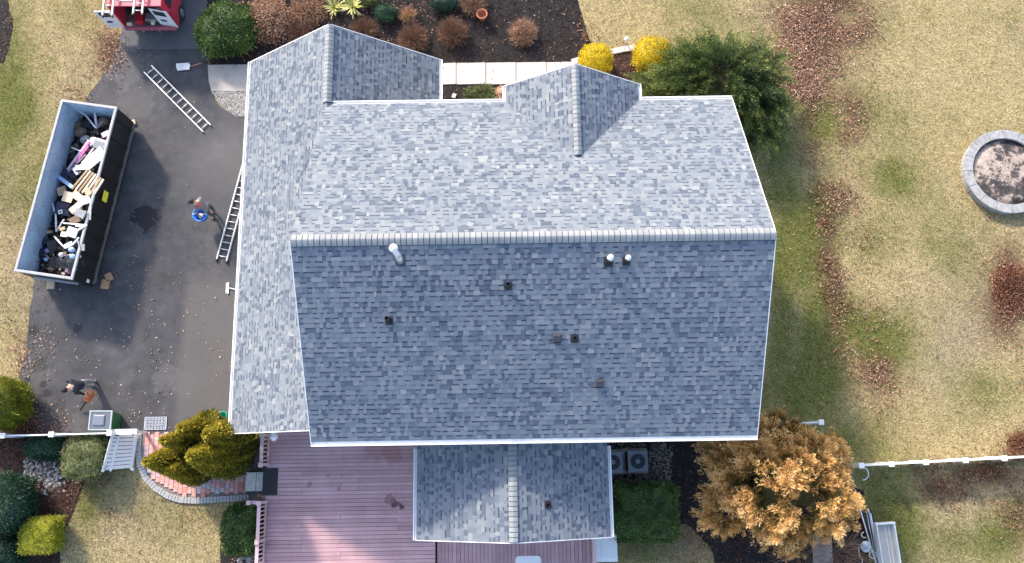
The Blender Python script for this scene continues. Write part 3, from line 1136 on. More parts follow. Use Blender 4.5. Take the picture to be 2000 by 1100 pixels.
a, b_, l = slope_vec(YR - YS, ZR - ZE)
lay((XW, YS, ZE), (1, 0, 0), (0, a, b_), XE - XW, l, 1, roof_main, 298)
a, b_, l = slope_vec(YN - YR, ZR - ZE)
lay((XW, YN, ZE), (1, 0, 0), (0, -a, b_), XE - XW, l, 2, roof_main)
a, b_, l = slope_vec(GXR - GW, GZR - GZ)
lay((GW, GS, GZ), (0, 1, 0), (a, 0, b_), GN - GS, l, 3, roof_gar)
lay((2 * GXR - GW, 11.2, GZ), (0, 1, 0), (-a, 0, b_), GN - 11.2, l, 4, roof_gar)
a, b_, l = slope_vec(FXR - FW, FZR - ZE)
lay((FW, 9.3, ZE), (0, 1, 0), (a, 0, b_), FN - 9.3, l, 5, roof_bay)
lay((FE, 9.3, ZE), (0, 1, 0), (-a, 0, b_), FN - 9.3, l, 6, roof_bay)
a, b_, l = slope_vec(SXR - SW_, SZR - SZ)
lay((SW_, SS, SZ), (0, 1, 0), (a, 0, b_), .55 - SS, l, 7, roof_sun)
lay((SE_, SS, SZ), (0, 1, 0), (-a, 0, b_), .55 - SS, l, 8, roof_sun)


# ridge caps
def cap_mesh(ex, half, drop, tone):
    mb = MB()
    prof = []
    for k in range(-4, 5):
        t = k / 4
        prof.append((t * half, -drop * (abs(t) ** 1.35) + .02))
    r0 = [mb.bm.verts.new((0, y, z + .012)) for y, z in prof]
    r1 = [mb.bm.verts.new((ex - .02, y, z + .022)) for y, z in prof]
    r2 = [mb.bm.verts.new((ex - .018, y, z - .01)) for y, z in prof]
    for q, w in ((r0, r1), (r1, r2)):
        for i in range(8):
            f = mb.bm.faces.new((q[i], q[i + 1], w[i + 1], w[i]))
    for i in (0, 8):
        mb.bm.faces.new((r0[i], r1[i], r2[i]))
    o = mb.build('ridge_cap', CAPM, tone=tone)
    me = o.data
    bpy.data.objects.remove(o)
    return me


def caps(parent, a, b_, slope, n, half=.17):
    a, b_ = Vector(a), Vector(b_)
    ex = (b_ - a).length / n
    ms = [cap_mesh(ex, half, half * slope, t) for t in (.3, .5, .8, .6)]
    ang = math.atan2(b_.y - a.y, b_.x - a.x)
    mb = MB()
    mb.bm.faces.new([mb.bm.verts.new(a.lerp(b_, k) + Matrix.Rotation(ang, 3, 'Z') @ Vector((0, y, -half * slope * (abs(y) / half) + .004)))
                     for k, y in ((0, -half * 1.06), (1, -half * 1.06), (1, 0), (0, 0))])
    mb.bm.faces.new([mb.bm.verts.new(a.lerp(b_, k) + Matrix.Rotation(ang, 3, 'Z') @ Vector((0, y, -half * slope * (abs(y) / half) + .004)))
                     for k, y in ((0, 0), (1, 0), (1, half * 1.06), (0, half * 1.06))])
    mb.build('ridge_underlay', dark_under, parent)
    for i in range(n):
        o = link('ridge_cap', random.choice(ms), None, parent)
        o.location = a.lerp(b_, i / n)
        o.rotation_euler = (0, 0, ang)


caps(roof_main, (XE, YR, ZR + .01), (XW, YR, ZR + .01), .53, 84, .18)
caps(roof_gar, (GXR, GN - 2.95, GZR + .01), (GXR, GN, GZR + .01), .66, 19, .16)
caps(roof_bay, (FXR, 9.35, FZR + .01), (FXR, FN, FZR + .01), .6, 20, .13)
caps(roof_sun, (SXR, .3, SZR + .01), (SXR, SS, SZR + .01), .38, 20, .15)


def gutter(a, b_, out, parent, w=.13, h=.1):
    """open trough fixed along an eave"""
    a, b_, out = Vector(a), Vector(b_), Vector(out)
    z = Vector((0, 0, 1))
    t = .022
    mb = MB()
    m_ = out * (w / 2)
    bar(mb, a + m_ - z * h, b_ + m_ - z * h, w, t)
    bar(mb, a + out * (w - t * .8) - z * h * .5, b_ + out * (w - t * .8) - z * h * .5, t * 1.6, h - t)
    bar(mb, a + out * t / 2 - z * h * .5, b_ + out * t / 2 - z * h * .5, t, h - t - .004)
    d = (b_ - a).normalized()
    for e in (a, b_):
        s = 1 if e is a else -1
        bar(mb, e - d * .004 * s + out * .003 - z * h * .5, e - d * .004 * s + out * (w - .003) - z * h * .5, .01, h - .01, (0, 0, 1))
    return mb.build('gutter', M['gutter'], parent)


e = .005
gutter((XW, YS - e, ZE + .0), (XE, YS - e, ZE + .0), (0, -1, 0), house, .15)
gutter((XW, YN + e, ZE), (FW - .14, YN + e, ZE), (0, 1, 0), house, .12)
gutter((FE + .14, YN + e, ZE), (XE, YN + e, ZE), (0, 1, 0), house, .12)
gutter((GW - e, GS, GZ), (GW - e, GN, GZ), (-1, 0, 0), house, .11)
gutter((2 * GXR - GW + e, YN + .14, GZ), (2 * GXR - GW + e, GN, GZ), (1, 0, 0), house, .12)
gutter((FW - e, YN + .0, ZE), (FW - e, FN, ZE), (-1, 0, 0), house, .11)
gutter((FE + e, YN + .0, ZE), (FE + e, FN, ZE), (1, 0, 0), house, .11)
gutter((SW_ - e, SS, SZ), (SW_ - e, .1, SZ), (-1, 0, 0), house, .11)
gutter((SE_ + e, SS, SZ), (SE_ + e, .1, SZ), (1, 0, 0), house, .11)


def rake(a, b_, side, parent):
    """white rake board under the drip edge at a gable end"""
    a, b_, side = Vector(a), Vector(b_), Vector(side)
    mb = MB()
    bar(mb, a + side * .014 - Vector((0, 0, .085)), b_ + side * .014 - Vector((0, 0, .085)), .024, .16)
    return mb.build('rake_board', M['gutter'], parent)


for x, s in ((XW, -1), (XE, 1)):
    rake((x, YS, ZE), (x, YR, ZR), (s, 0, 0), house)
    if s > 0:
        rake((x, YN, ZE), (x, YR, ZR), (s, 0, 0), house)
for y, s in ((GN, 1), (GS, -1)):
    rake((GW, y, GZ), (GXR, y, GZR), (0, s, 0), house)
rake((2 * GXR - GW, GN, GZ), (GXR, GN, GZR), (0, 1, 0), house)
rake((FW, FN, ZE), (FXR, FN, FZR), (0, 1, 0), house)
rake((FE, FN, ZE), (FXR, FN, FZR), (0, 1, 0), house)
rake((SW_, SS, SZ), (SXR, SS, SZR), (0, -1, 0), house)
rake((SE_, SS, SZ), (SXR, SS, SZR), (0, -1, 0), house)


def zs(x, y):
    return ZE + (min(y, 2 * YR - y) - YS) * (ZR - ZE) / (YR - YS)


def on_slope(px, py, f=zs):
    z = 7.0
    for _ in range(25):
        q = L(px, py, z)
        z = f(q.x, q.y)
    return Vector((q.x, q.y, z))


def zsun(x, y):
    return SZR - abs(x - SXR) * (SZR - SZ) / (SXR - SW_)


flash = simple('flashing_grey', (.045, .05, .062), .7, var=.3)
pipe_blk = simple('vent_black', (.008, .008, .011), .6, var=.2)
rot_s = Matrix.Rotation(math.atan2(ZR - ZE, YR - YS), 3, 'X')


def vent(px, py, h, r, kind, label=None, f=zs, rot=rot_s):
    q = on_slope(px, py, f)
    mb = MB()
    mb.box(q + Vector((0, 0, .012)), (r * 3.8, r * 4.4, .012), rot)
    base = mb.build('vent_flashing', flash, house)
    mb = MB()
    mb.lathe([(r * 1.7, -.02), (r * 1.6, .04), (r * 1.25, .1), (r * 1.05, .13)], q, 16)
    mb.build('vent_collar', pipe_blk if kind != 'white' else M['steel'], base)
    mb = MB()
    mb.lathe([(r, .0), (r, h), (r * .8, h), (r * .8, h - .1), (0.001, h - .1)], q, 14)
    if kind == 'whitecap':
        mb2 = MB()
        mb2.lathe([(r * 1.25, h - .12), (r * 1.3, h + .05), (r * .9, h + .1), (0.001, h + .12)], q + Vector((.02, .03, 0)), 14)
        mb2.build('vent_cap', M['white'], base)
    if kind == 'white':
        mb2 = MB()
        mb2.lathe([(r * 1.5, h - .08), (r * 1.7, h), (r * 1.5, h + .05), (0.001, h + .08)], q, 16)
        mb2.build('vent_cap', M['white'], base)
        mb2 = MB()
        mb2.lathe([(r * 1.3, h * .34), (r * 1.35, h * .38), (r * 1.3, h * .46)], q, 16)
        mb2.build('pipe_band', M['white_worn'], base)
    mb.build('vent_pipe', M['white'] if kind == 'white' else pipe_blk, base)
    if label:
        base['label'] = label


vent(782, 508, 1.45, .075, 'white', 'tall white exhaust pipe just below the main ridge')
vent(760, 627, .55, .065, 'black', 'black pipe tilting left low on the blue grey slope')
vent(992, 559, .3, .065, 'black', 'black pipe in the middle of the south slope')
vent(1122, 662, .22, .065, 'black', 'round black pipe beside a square vent')
vent(1188, 512, .42, .075, 'whitecap', 'white topped pipe near the ridge, left of a pair')
vent(1223, 511, .34, .065, 'whitecap', 'white topped pipe near the ridge, right of a pair')
vent(1070, 986, .25, .065, 'black', 'black pipe on the sunroom roof', zsun, Matrix.Rotation(math.atan2(SZR - SZ, SXR - SW_), 3, 'Y'))
for px, py, s in ((1088, 661, .27), (1170, 749, .25)):
    q = on_slope(px, py)
    mb = MB()
    mb.box(q + Vector((0, 0, .06)), (s, s, .14), rot_s, .85)
    mb.bevel(.015, 1)
    vb = mb.build('square_vent', flash, house)
    mb = MB()
    mb.box(q + rot_s @ Vector((0, -s * .5, .03)), (s * .8, .02, .05), rot_s)
    mb.build('vent_slot', pipe_blk, vb)

# white security lamp under the garage rake, next to the deck rail
q = P(533, 853, 2.35)
sl = thing('security_lamp', 'small white lamp head fixed under the garage rake above the deck rail', 'lamp', q)
mb = MB()
mb.box((0, .15, .03), (.1, .14, .1)).bevel(.01, 1)
mb.build('bracket', M['white'], sl)
mb = MB()
mb.lathe([(.001, .07), (.05, .065), (.1, .02), (.17, -.1), (.16, -.11), (.09, -.02), (.001, .02)], (0, 0, 0), 7)
mb.build('shade', M['white'], sl)
mb = MB()
mb.lathe([(.001, -.09), (.045, -.07), (.05, -.03), (.02, .01)], (0, 0, 0), 12)
mb.build('bulb', M['glass'], sl)

# ================================================================== DECK
deck = thing('deck', 'dusky pink timber deck on two levels behind the house with pink railings', 'deck', (0, 0, 0), YAW)
DZ = .62
dw = L(520, 930, DZ).x
dx1 = L(850, 1080, DZ).x
m, nt, b = new_mat('deck_paint')
tc = nt.nodes.new('ShaderNodeTexCoord')
oi = nt.nodes.new('ShaderNodeObjectInfo')
n1 = noise(nt, 1.2, 5, .6)
n2 = noise(nt, 22, 4, .7)
r1 = ramp(nt, [(.3, (.42, .25, .26)), (.6, (.53, .34, .35)), (.8, (.59, .4, .4))], n1.outputs[0])
c = mix(nt, r1.outputs[0], (.36, .2, .22), mul(n2.outputs[0], .5))
rr = ramp(nt, [(0, (.82, .82, .82)), (1, (1.1, 1.1, 1.1))], oi.outputs['Random'])
c = mix(nt, c, rr.outputs[0], 1.0, 'MULTIPLY')
geo = nt.nodes.new('ShaderNodeNewGeometry')


def dstain(px, py, r, col, amt, ns=3.0, soft=.03, irr=3.4):
    global c
    q = P(px, py, DZ)
    vm = nd(nt, 'ShaderNodeVectorMath', operation='DISTANCE')
    nt.links.new(geo.outputs['Position'], vm.inputs[0])
    vm.inputs[1].default_value = (q.x, q.y, DZ)
    nn = noise(nt, ns, 5, .7)
    ad = nd(nt, 'ShaderNodeMath', operation='MULTIPLY_ADD')
    nt.links.new(nn.outputs[0], ad.inputs[0])
    ad.inputs[1].default_value = -r * irr
    nt.links.new(vm.outputs['Value'], ad.inputs[2])
    o_ = r * (irr / 2 - 1)
    k = smooth_mask(ad.outputs[0], -o_ + soft, -o_ - soft)
    c = mix(nt, c, col, mul(k, amt))


dstain(762, 974, .2, (.22, .1, .1), .7, 5)
dstain(772, 984, .13, (.07, .02, .025), .9, 9, .02, 5)
dstain(784, 990, .1, (.07, .02, .025), .9, 9, .02, 5)
dstain(770, 884, .4, (.3, .14, .13), .7, 1.6, .12)
dstain(735, 880, .35, (.33, .16, .15), .6, 1.6, .12)
dstain(604, 945, .1, (.2, .1, .11), .6, 9, .02, 5)
dstain(663, 955, .06, (.18, .09, .1), .6, 9, .02, 5)
dstain(640, 927, .08, (.25, .14, .15), .6, 9, .02, 5)
nt.links.new(c, b.inputs['Base Color'])
b.inputs['Roughness'].default_value = .55
bump(nt, b, n2.outputs[0], .2, .006)
DECKM = m
pinkrail = simple('rail_paint', (.62, .42, .42), .6, var=.1, bmp=.1)
sub = simple('deck_shadow_gap', (.07, .035, .04), .9, var=.2)
pitch = .1455
y = .95
i = 0
ybot = -9.0
mb = MB()
mb.box(((dw + dx1) / 2, (.95 + ybot) / 2, DZ - .14), (dx1 - dw - .06, .95 - ybot - .06, .2))
mb.build('joists', sub, deck)
while y > ybot:
    x1 = SW_ + .35 if y > SS + .4 else dx1
    xj = dw + (x1 - dw) * random.choice((.22, .45, .55, .78))
    for xa, xb in ((dw, xj - .003), (xj + .003, x1)):
        mb = MB()
        mb.box(((xa + xb) / 2, y - pitch / 2, DZ - .017 + random.uniform(-.002, .002)), (xb - xa, pitch - .012, .034))
        mb.build('deck_board', DECKM, deck)
    y -= pitch
dz2 = DZ - .18
xe = L(1160, 1080, dz2).x
mb = MB()
mb.box(((dx1 + xe) / 2 + .1, (SS + .4 + ybot) / 2, dz2 - .13), (xe - dx1 - .1, SS + .4 - ybot, .18))
mb.build('joists', sub, deck)
x = dx1 + .05
while x < xe:
    mb = MB()
    mb.box((x + pitch / 2, (SS + .4 + ybot) / 2, dz2 - .017), (pitch - .012, SS + .4 - ybot, .034))
    mb.build('deck_board', DECKM, deck)
    x += pitch


def rail_run(a, b_, h, gap=.145, posts=(True, True), z0=DZ):
    """post, top rail, bottom rail and balusters between two points"""
    a, b_ = Vector(a), Vector(b_)
    for p, yes in ((a, posts[0]), (b_, posts[1])):
        if yes:
            mb = MB()
            mb.box((p.x, p.y, z0 + (h + .06) / 2 - .2), (.1, .1, h + .46))
            mb.box((p.x, p.y, z0 + h + .085), (.17, .17, .045), None, .85)
            mb.build('rail_post', pinkrail, deck)
    d = (b_ - a).normalized()
    mb = MB()
    bar(mb, Vector((a.x, a.y, z0 + h)) + d * .06, Vector((b_.x, b_.y, z0 + h)) - d * .06, .12, .04)
    mb.build('top_rail', pinkrail, deck)
    mb = MB()
    bar(mb, Vector((a.x, a.y, z0 + .09)) + d * .06, Vector((b_.x, b_.y, z0 + .09)) - d * .06, .05, .08)
    mb.build('bottom_rail', pinkrail, deck)
    n = int((b_ - a).length / gap)
    for i in range(1, n):
        p = a.lerp(b_, i / n)
        mb = MB()
        mb.box((p.x, p.y, z0 + .05 + (h - .07) / 2), (.042, .042, h - .07))
        mb.build('baluster', pinkrail, deck)


xr = dw + .06
h = .92
yA = L(512, 850, DZ + h).y
yB = L(513, 908, DZ + h).y
yC = L(508, 983, DZ + h).y
yD = L(502, 1059, DZ + h).y
rail_run((xr, yA, 0), (xr, yB, 0), h)
rail_run((xr, yC, 0), (xr, yD, 0), h)
rail_run((xr, yD, 0), (xr, yD - 1.7, 0), h, posts=(False, True))
rail_run((xr - .5, yC + .0, 0), (xr, yC, 0), h - .12, posts=(True, False), z0=DZ - .3)
xr2 = xe - .05
rail_run((xr2, SS - .1, 0), (xr2, SS - 2.3, 0), .75, posts=(False, True), z0=dz2)

# landing step and black mat at the deck opening
step = thing('entry_step', 'pale stone step with dark edge at the gap in the pink deck railing', 'step', Vector((P(501, 943, .34).x, P(501, 943, .34).y, 0)), YAW)
mb = MB()
mb.box((0, 0, .14), (.84, .82, .28))
mb.build('step_base', M['black'], step)
for s in (-1, 1):
    mb = MB()
    mb.box((s * .2 - .02, .04, .31), (.385, .7, .06)).bevel(.01, 1)
    mb.build('step_slab', simple('speckled_stone', (.66, .64, .56), .9, var=.3, scale=16, fine=70, bmp=.3), step)
q = P(531, 941, DZ)
mt = tag(MB().box((0, 0, 0), (.56, .98, .012)).build('door_mat', M['rubber']), 'black rubber mat lying on the pink deck beside the stone step', 'mat')
mt.location = (q.x - .06, q.y, DZ + .008)
mt.rotation_euler = (0, 0, YAW)

# ================================================================== TREES AND SHRUBS
def tree_of_fronds(name, label, c, rx, ry, rzz, zc, nclus, per, flen, nleaf, leaf, wid, mat, tone, fan, droop, seed, cat='tree',
                   trunk_r=.14, zmin=-.35, updir=.25, depth=(.55, 1.05), core=.6, lobes=None, group=None, limbs=9, cl=.22, dn=.42):
    r = np.random.default_rng(seed)
    t = thing(name, label, cat, (c[0], c[1], 0), 0, group)
    d = sphere_dirs(nclus, zmin)
    f = depth[0] + (depth[1] - depth[0]) * r.random(nclus) ** .6
    rad = np.array([rx, ry, rzz])
    ctr = d * lump(d, .13, 2.6, seed)[:, None] * f[:, None] * rad
    if lobes:
        for (lx, ly, lz, lr, ln) in lobes:
            dl = sphere_dirs(ln, -.5)
            ctr = np.concatenate([ctr, dl * lr * r.uniform(.5, 1, (ln, 1)) + np.array([lx, ly, lz])])
            d = np.concatenate([d, unit(dl + np.array([lx, ly, 0]) / (math.hypot(lx, ly) + .1))])
            f = np.concatenate([f, r.uniform(.8, 1, ln)])
    n = len(ctr)
    A = np.repeat(ctr, per, 0) + r.normal(0, flen * cl, (n * per, 3))
    D = np.repeat(d * np.array([1, 1, .55]) + np.array([0, 0, updir]), per, 0) + r.normal(0, dn, (n * per, 3))
    ff = np.repeat(f, per)
    V, F, tn = frond_cloud(A, D, flen, nleaf, leaf, wid, tone[0], tone[1], droop, fan)
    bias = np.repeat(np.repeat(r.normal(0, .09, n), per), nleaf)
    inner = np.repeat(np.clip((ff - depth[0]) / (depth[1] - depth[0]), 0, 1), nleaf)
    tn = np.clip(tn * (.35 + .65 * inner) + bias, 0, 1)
    V = V + np.array([0, 0, zc])
    V[:, 2] = np.maximum(V[:, 2], .02)
    link('crown', np_mesh('crown', V, F, tn), mat, t)
    mb = MB()
    top = Vector((0, 0, zc + rzz * .6))
    mb.tube((0, 0, 0), (0, 0, zc * .5), trunk_r, trunk_r * .75, 10)
    mb.tube((0, 0, zc * .5), top, trunk_r * .75, .02, 8)
    mb.build('trunk', M['bark'], t)
    for k in range(limbs):
        i = int(r.integers(0, n))
        z0 = zc * r.uniform(.3, .9)
        e_ = Vector(ctr[i]) * .9 + Vector((0, 0, zc))
        mid = Vector((0, 0, z0)).lerp(e_, .5) + Vector((0, 0, .15))
        mb = MB()
        mb.tube((0, 0, z0), mid, trunk_r * .4, trunk_r * .28, 7)
        mb.tube(mid, e_, trunk_r * .28, .012, 7)
        mb.build('limb', M['bark'], t)
    if core:
        bm = bmesh.new()
        bmesh.ops.create_icosphere(bm, subdivisions=3, radius=1)
        for v in bm.verts:
            q = np.array(v.co[:])
            k = lump(q[None], .16, 4, seed + 3)[0] * core
            v.co = (q[0] * rx * k, q[1] * ry * k, max(.15, q[2] * rzz * k + zc))
        me = bpy.data.meshes.new('inner_foliage')
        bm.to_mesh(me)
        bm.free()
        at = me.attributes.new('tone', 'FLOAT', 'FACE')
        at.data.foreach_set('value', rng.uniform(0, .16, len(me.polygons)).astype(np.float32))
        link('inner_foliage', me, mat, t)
    return t


q = P(1530, 948, 3.0)
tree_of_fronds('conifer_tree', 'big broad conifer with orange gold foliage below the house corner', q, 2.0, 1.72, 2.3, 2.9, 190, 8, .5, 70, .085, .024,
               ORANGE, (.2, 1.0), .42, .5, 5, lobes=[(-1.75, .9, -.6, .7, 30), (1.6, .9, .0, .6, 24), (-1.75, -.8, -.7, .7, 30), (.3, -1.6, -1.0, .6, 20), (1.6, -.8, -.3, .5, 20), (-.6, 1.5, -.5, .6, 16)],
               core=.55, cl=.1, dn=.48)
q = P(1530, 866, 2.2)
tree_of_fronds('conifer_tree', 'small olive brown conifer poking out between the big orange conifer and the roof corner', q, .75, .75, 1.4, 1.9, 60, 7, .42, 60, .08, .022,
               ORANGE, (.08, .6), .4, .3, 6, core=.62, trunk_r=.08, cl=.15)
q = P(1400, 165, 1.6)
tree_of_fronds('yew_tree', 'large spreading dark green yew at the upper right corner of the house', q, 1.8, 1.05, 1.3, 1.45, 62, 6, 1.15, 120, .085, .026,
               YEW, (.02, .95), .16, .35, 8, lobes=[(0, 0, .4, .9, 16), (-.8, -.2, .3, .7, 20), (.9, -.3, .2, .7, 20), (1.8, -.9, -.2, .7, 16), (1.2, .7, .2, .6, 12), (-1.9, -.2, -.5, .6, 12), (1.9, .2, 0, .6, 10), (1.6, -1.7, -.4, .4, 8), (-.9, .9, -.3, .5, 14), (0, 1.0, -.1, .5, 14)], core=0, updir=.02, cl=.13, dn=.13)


def cypress(px, py, h, r, label, seed, n=5200):
    tip = P(px, py, h)
    t = thing('golden_cypress', label, 'tree', (tip.x, tip.y, 0), 0, 'golden cypresses beside the garage')
    rr = np.random.default_rng(seed)
    u = rr.random(n) ** .75
    th = rr.uniform(0, 2 * math.pi, n)
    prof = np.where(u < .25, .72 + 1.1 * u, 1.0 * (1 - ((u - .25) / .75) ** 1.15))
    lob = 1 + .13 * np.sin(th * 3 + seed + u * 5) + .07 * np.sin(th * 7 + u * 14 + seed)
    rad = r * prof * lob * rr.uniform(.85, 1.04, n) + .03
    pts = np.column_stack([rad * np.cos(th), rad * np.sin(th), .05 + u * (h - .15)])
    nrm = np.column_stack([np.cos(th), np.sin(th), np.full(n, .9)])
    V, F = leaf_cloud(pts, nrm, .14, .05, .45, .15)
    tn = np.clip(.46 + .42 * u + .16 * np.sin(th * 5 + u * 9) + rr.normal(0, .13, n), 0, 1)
    V[:, 2] = np.maximum(V[:, 2], .02)
    link('crown', np_mesh('crown', V, F, tn), CYPRESS, t)
    mb = MB()
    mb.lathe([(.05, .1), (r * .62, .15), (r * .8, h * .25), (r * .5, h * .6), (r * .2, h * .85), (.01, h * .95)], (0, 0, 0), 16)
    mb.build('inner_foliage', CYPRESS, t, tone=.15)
    mb = MB()
    mb.tube((0, 0, 0), (0, 0, h * .3), .07, .05, 8)
    mb.build('trunk', M['bark'], t)


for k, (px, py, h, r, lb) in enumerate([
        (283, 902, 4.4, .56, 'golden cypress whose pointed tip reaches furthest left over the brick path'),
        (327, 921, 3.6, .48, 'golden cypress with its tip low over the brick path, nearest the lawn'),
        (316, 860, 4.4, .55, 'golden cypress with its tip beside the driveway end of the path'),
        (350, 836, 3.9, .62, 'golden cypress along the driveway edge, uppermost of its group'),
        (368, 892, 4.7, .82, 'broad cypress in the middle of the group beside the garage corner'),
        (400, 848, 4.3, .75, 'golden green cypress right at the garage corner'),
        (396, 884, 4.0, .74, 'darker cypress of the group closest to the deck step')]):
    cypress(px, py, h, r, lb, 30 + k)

shrub('boxwood', 'big round glossy green shrub at the end of the grey road', 437, 50, 54, 52, 1.35, DGREEN, 2.3, 6500, .085, .055, .09, (.25, 1), seed=2)
shrub('golden_yew', 'clipped golden yellow globe shrub by the end of the front walk', 1165, 112, 33, 30, 1.25, YELLOW, 2.5, 4200, .05, .034, .015, (.3, 1), seed=3, sprig=.008)
shrub('golden_yew', 'clipped golden yellow globe shrub at the curved kerb next to the yew', 1276, 103, 37, 34, 1.3, YELLOW, 2.7, 4800, .05, .034, .015, (.2, .95), seed=4, sprig=.008)
shrub('low_shrub', 'small bright green shrub in the bed between the walk and the front eave', 937, 184, 31, 20, .7, GGREEN, 2.2, 2600, .07, .045, .08, (.2, .8), seed=5)
shrub('dry_shrub', 'tiny straw coloured shrub beside the small green shrub', 980, 184, 13, 16, .6, TAN, 2.2, 700, .06, .035, .1, (.5, 1), seed=6)
shrub('hedge', 'large clipped dark green block hedge beside the air conditioners', 1262, 1002, 60, 53, 1.3, DGREEN, 9, 12000, .07, .045, .035, (.25, 1), seed=7, sprig=.008)
shrub('hedge', 'clipped glossy green hedge outside the pink deck railing', 469, 1035, 34, 48, 1.25, DGREEN, 4, 5200, .075, .055, .05, (.25, 1), seed=8, sprig=.008)
shrub('lime_shrub', 'square clipped lime yellow shrub in the lower left bed', 77, 1046, 34, 34, 1.2, LIME, 8, 5600, .05, .032, .015, (.3, .95), seed=9, rz=.05, sprig=.008)
shrub('round_shrub', 'rounded grey green shrub under the leaning white gate', 167, 894, 47, 44, 1.15, GGREEN, 2.8, 5600, .06, .04, .07, (.3, .95), seed=10)
shrub('evergreen_shrub', 'dark green evergreen shrub behind the white fence', 88, 876, 38, 22, .8, BGREEN, 2.4, 3000, .07, .035, .1, (.2, .8), seed=11)
shrub('evergreen_shrub', 'dark blue green shrub at the lower left picture edge', 10, 985, 42, 58, 1.7, BGREEN, 2.6, 6500, .08, .04, .08, (.2, .9), seed=12)
shrub('evergreen_shrub', 'dark green shrub in the very bottom left corner', 0, 1085, 36, 36, 1.3, BGREEN, 2.6, 3200, .08, .04, .08, (.1, .8), seed=13)
shrub('olive_shrub', 'big olive green domed shrub at the left edge beside the driveway', -2, 787, 43, 48, 1.9, LIME, 2.5, 7000, .07, .035, .07, (0, .36), seed=14)
shrub('heather_shrub', 'small dark grey green shrub behind the yucca plants', 752, 22, 20, 16, .6, BGREEN, 2.2, 1300, .07, .03, .12, (.3, 1), seed=15)
shrub('heather_shrub', 'dark low shrub at the top edge right of the orange tuft', 868, 4, 26, 14, .6, BGREEN, 2.2, 1200, .07, .03, .12, (.1, .7), seed=16)
shrub('heather_shrub', 'grey green low shrub at the top edge between yucca and orange tuft', 722, -2, 20, 12, .5, GGREEN, 2.2, 900, .07, .03, .12, (.1, .7), seed=17)


def twiggy(name, label, px, py, rpx, h, mat, n, tone, seed, leafy=0, leafmat=None, ltone=(.3, .9), cat='shrub', tl=.3, wd=.012):
    c = P(px, py, h * .5)
    s = 1 / 48.5
    r = rpx * s
    t = thing(name, label, cat, (c.x, c.y, 0))
    rr = np.random.default_rng(seed)
    d = sphere_dirs(n, .05)
    f = rr.random(n) ** .55
    p = d * np.array([r, r, h]) * f[:, None] * .85
    V, F = leaf_cloud(p, d + np.array([0, 0, .3]), tl, wd, .3, .1)
    V[:, 2] = np.maximum(V[:, 2], .015)
    link('twigs', np_mesh('twigs', V, F, rr.uniform(*tone, n)), mat, t)
    for k in range(7):
        a = k * .9 + seed
        mb = MB()
        mb.tube((0, 0, 0), (math.cos(a) * r * .6, math.sin(a) * r * .6, h * .75), .014, .004, 5)
        mb.build('stem', M['bark'], t)
    if leafy:
        d = sphere_dirs(leafy, -.1)
        p = d * np.array([r, r, h * .9]) * rr.uniform(.5, 1.02, (leafy, 1))
        p[:, 2] = np.maximum(p[:, 2], .03)
        V, F = leaf_cloud(p, d, .085, .055, .9, .3)
        V[:, 2] = np.maximum(V[:, 2], .015)
        link('leaves', np_mesh('leaves', V, F, rr.uniform(*ltone, leafy)), leafmat or TAN, t)
    return t


twiggy('dry_hydrangea', 'large leafy shrub of faded pink brown dead leaves beside the round green shrub', 520, 28, 52, 1.3, TWIG, 1500, (.3, 1), 1, 2600, TAN, (.2, 1))
twiggy('dry_hydrangea', 'smaller patch of faded dead leaf shrub at the top edge left of the yuccas', 597, 14, 38, 1.0, TWIG, 900, (.3, 1), 2, 900, TAN, (.1, .8))
twiggy('spirea', 'bare reddish brown twiggy shrub in the middle of the top bed', 805, 72, 32, .8, TWIG, 2600, (.3, .85), 3)
twiggy('spirea', 'bare brown twiggy shrub left of the terracotta pot', 883, 60, 31, .8, TWIG, 2600, (.3, .9), 4)
twiggy('spirea', 'bare reddish shrub just behind the garage ridge', 708, 58, 27, .6, TWIG, 1800, (.2, .8), 5)
twiggy('spirea', 'low reddish twiggy shrub left of the garage ridge', 582, 66, 22, .5, TWIG, 1100, (.3, .8), 6)
twiggy('spirea', 'twiggy shrub at the top edge above the terracotta pot', 925, 4, 26, .7, TWIG, 1500, (.4, 1), 7, 200, TAN)
twiggy('ornamental_grass', 'straw and orange feathery shrub alone on the dark mulch', 1022, 60, 28, .7, TWIG, 2000, (.7, 1), 8, 500, TAN, (.4, 1))
twiggy('ornamental_grass', 'small bright orange tuft in the top bed', 797, 28, 13, .5, TWIG, 900, (.7, 1), 9, 300, ORANGE, (.7, 1))
twiggy('rust_shrub', 'wide rust red leafy shrub at the right picture edge', 1986, 565, 50, .22, TWIG, 900, (.2, .7), 10, 1700, RUST, (.15, .95))
twiggy('rust_shrub', 'small rust red shrub at the right edge just above the white fence', 1996, 872, 26, .2, TWIG, 600, (.2, .7), 11, 800, RUST, (.3, 1))
twiggy('bare_bush', 'leafless grey brown bush with arching twigs below the orange conifer', 1640, 1082, 44, 1.1, TWIG, 700, (.5, 1), 12, tl=.75, wd=.014)
twiggy('bare_bush', 'sparse pale bare twigs at the lower edge of the orange conifer', 1560, 1085, 44, .9, TWIG, 330, (.6, 1), 13, tl=.8, wd=.012)


def yucca_leaf(Lg, w, curve):
    V, F = [], []
    k = 5
    for i in range(k + 1):
        u = i / k
        ww = w * (1 - u) ** .6 * (.6 + u) if i < k else 0.001
        x = Lg * math.sin(u * 1.15) / math.sin(1.15)
        z = Lg * (.55 * u - curve * u * u)
        V += [(x, -ww, z), (x, 0, z - ww * .35), (x, ww, z)]
    for i in range(k):
        a = i * 3
        F += [(a, a + 1, a + 4, a + 3), (a + 1, a + 2, a + 5, a + 4)]
    return V, F


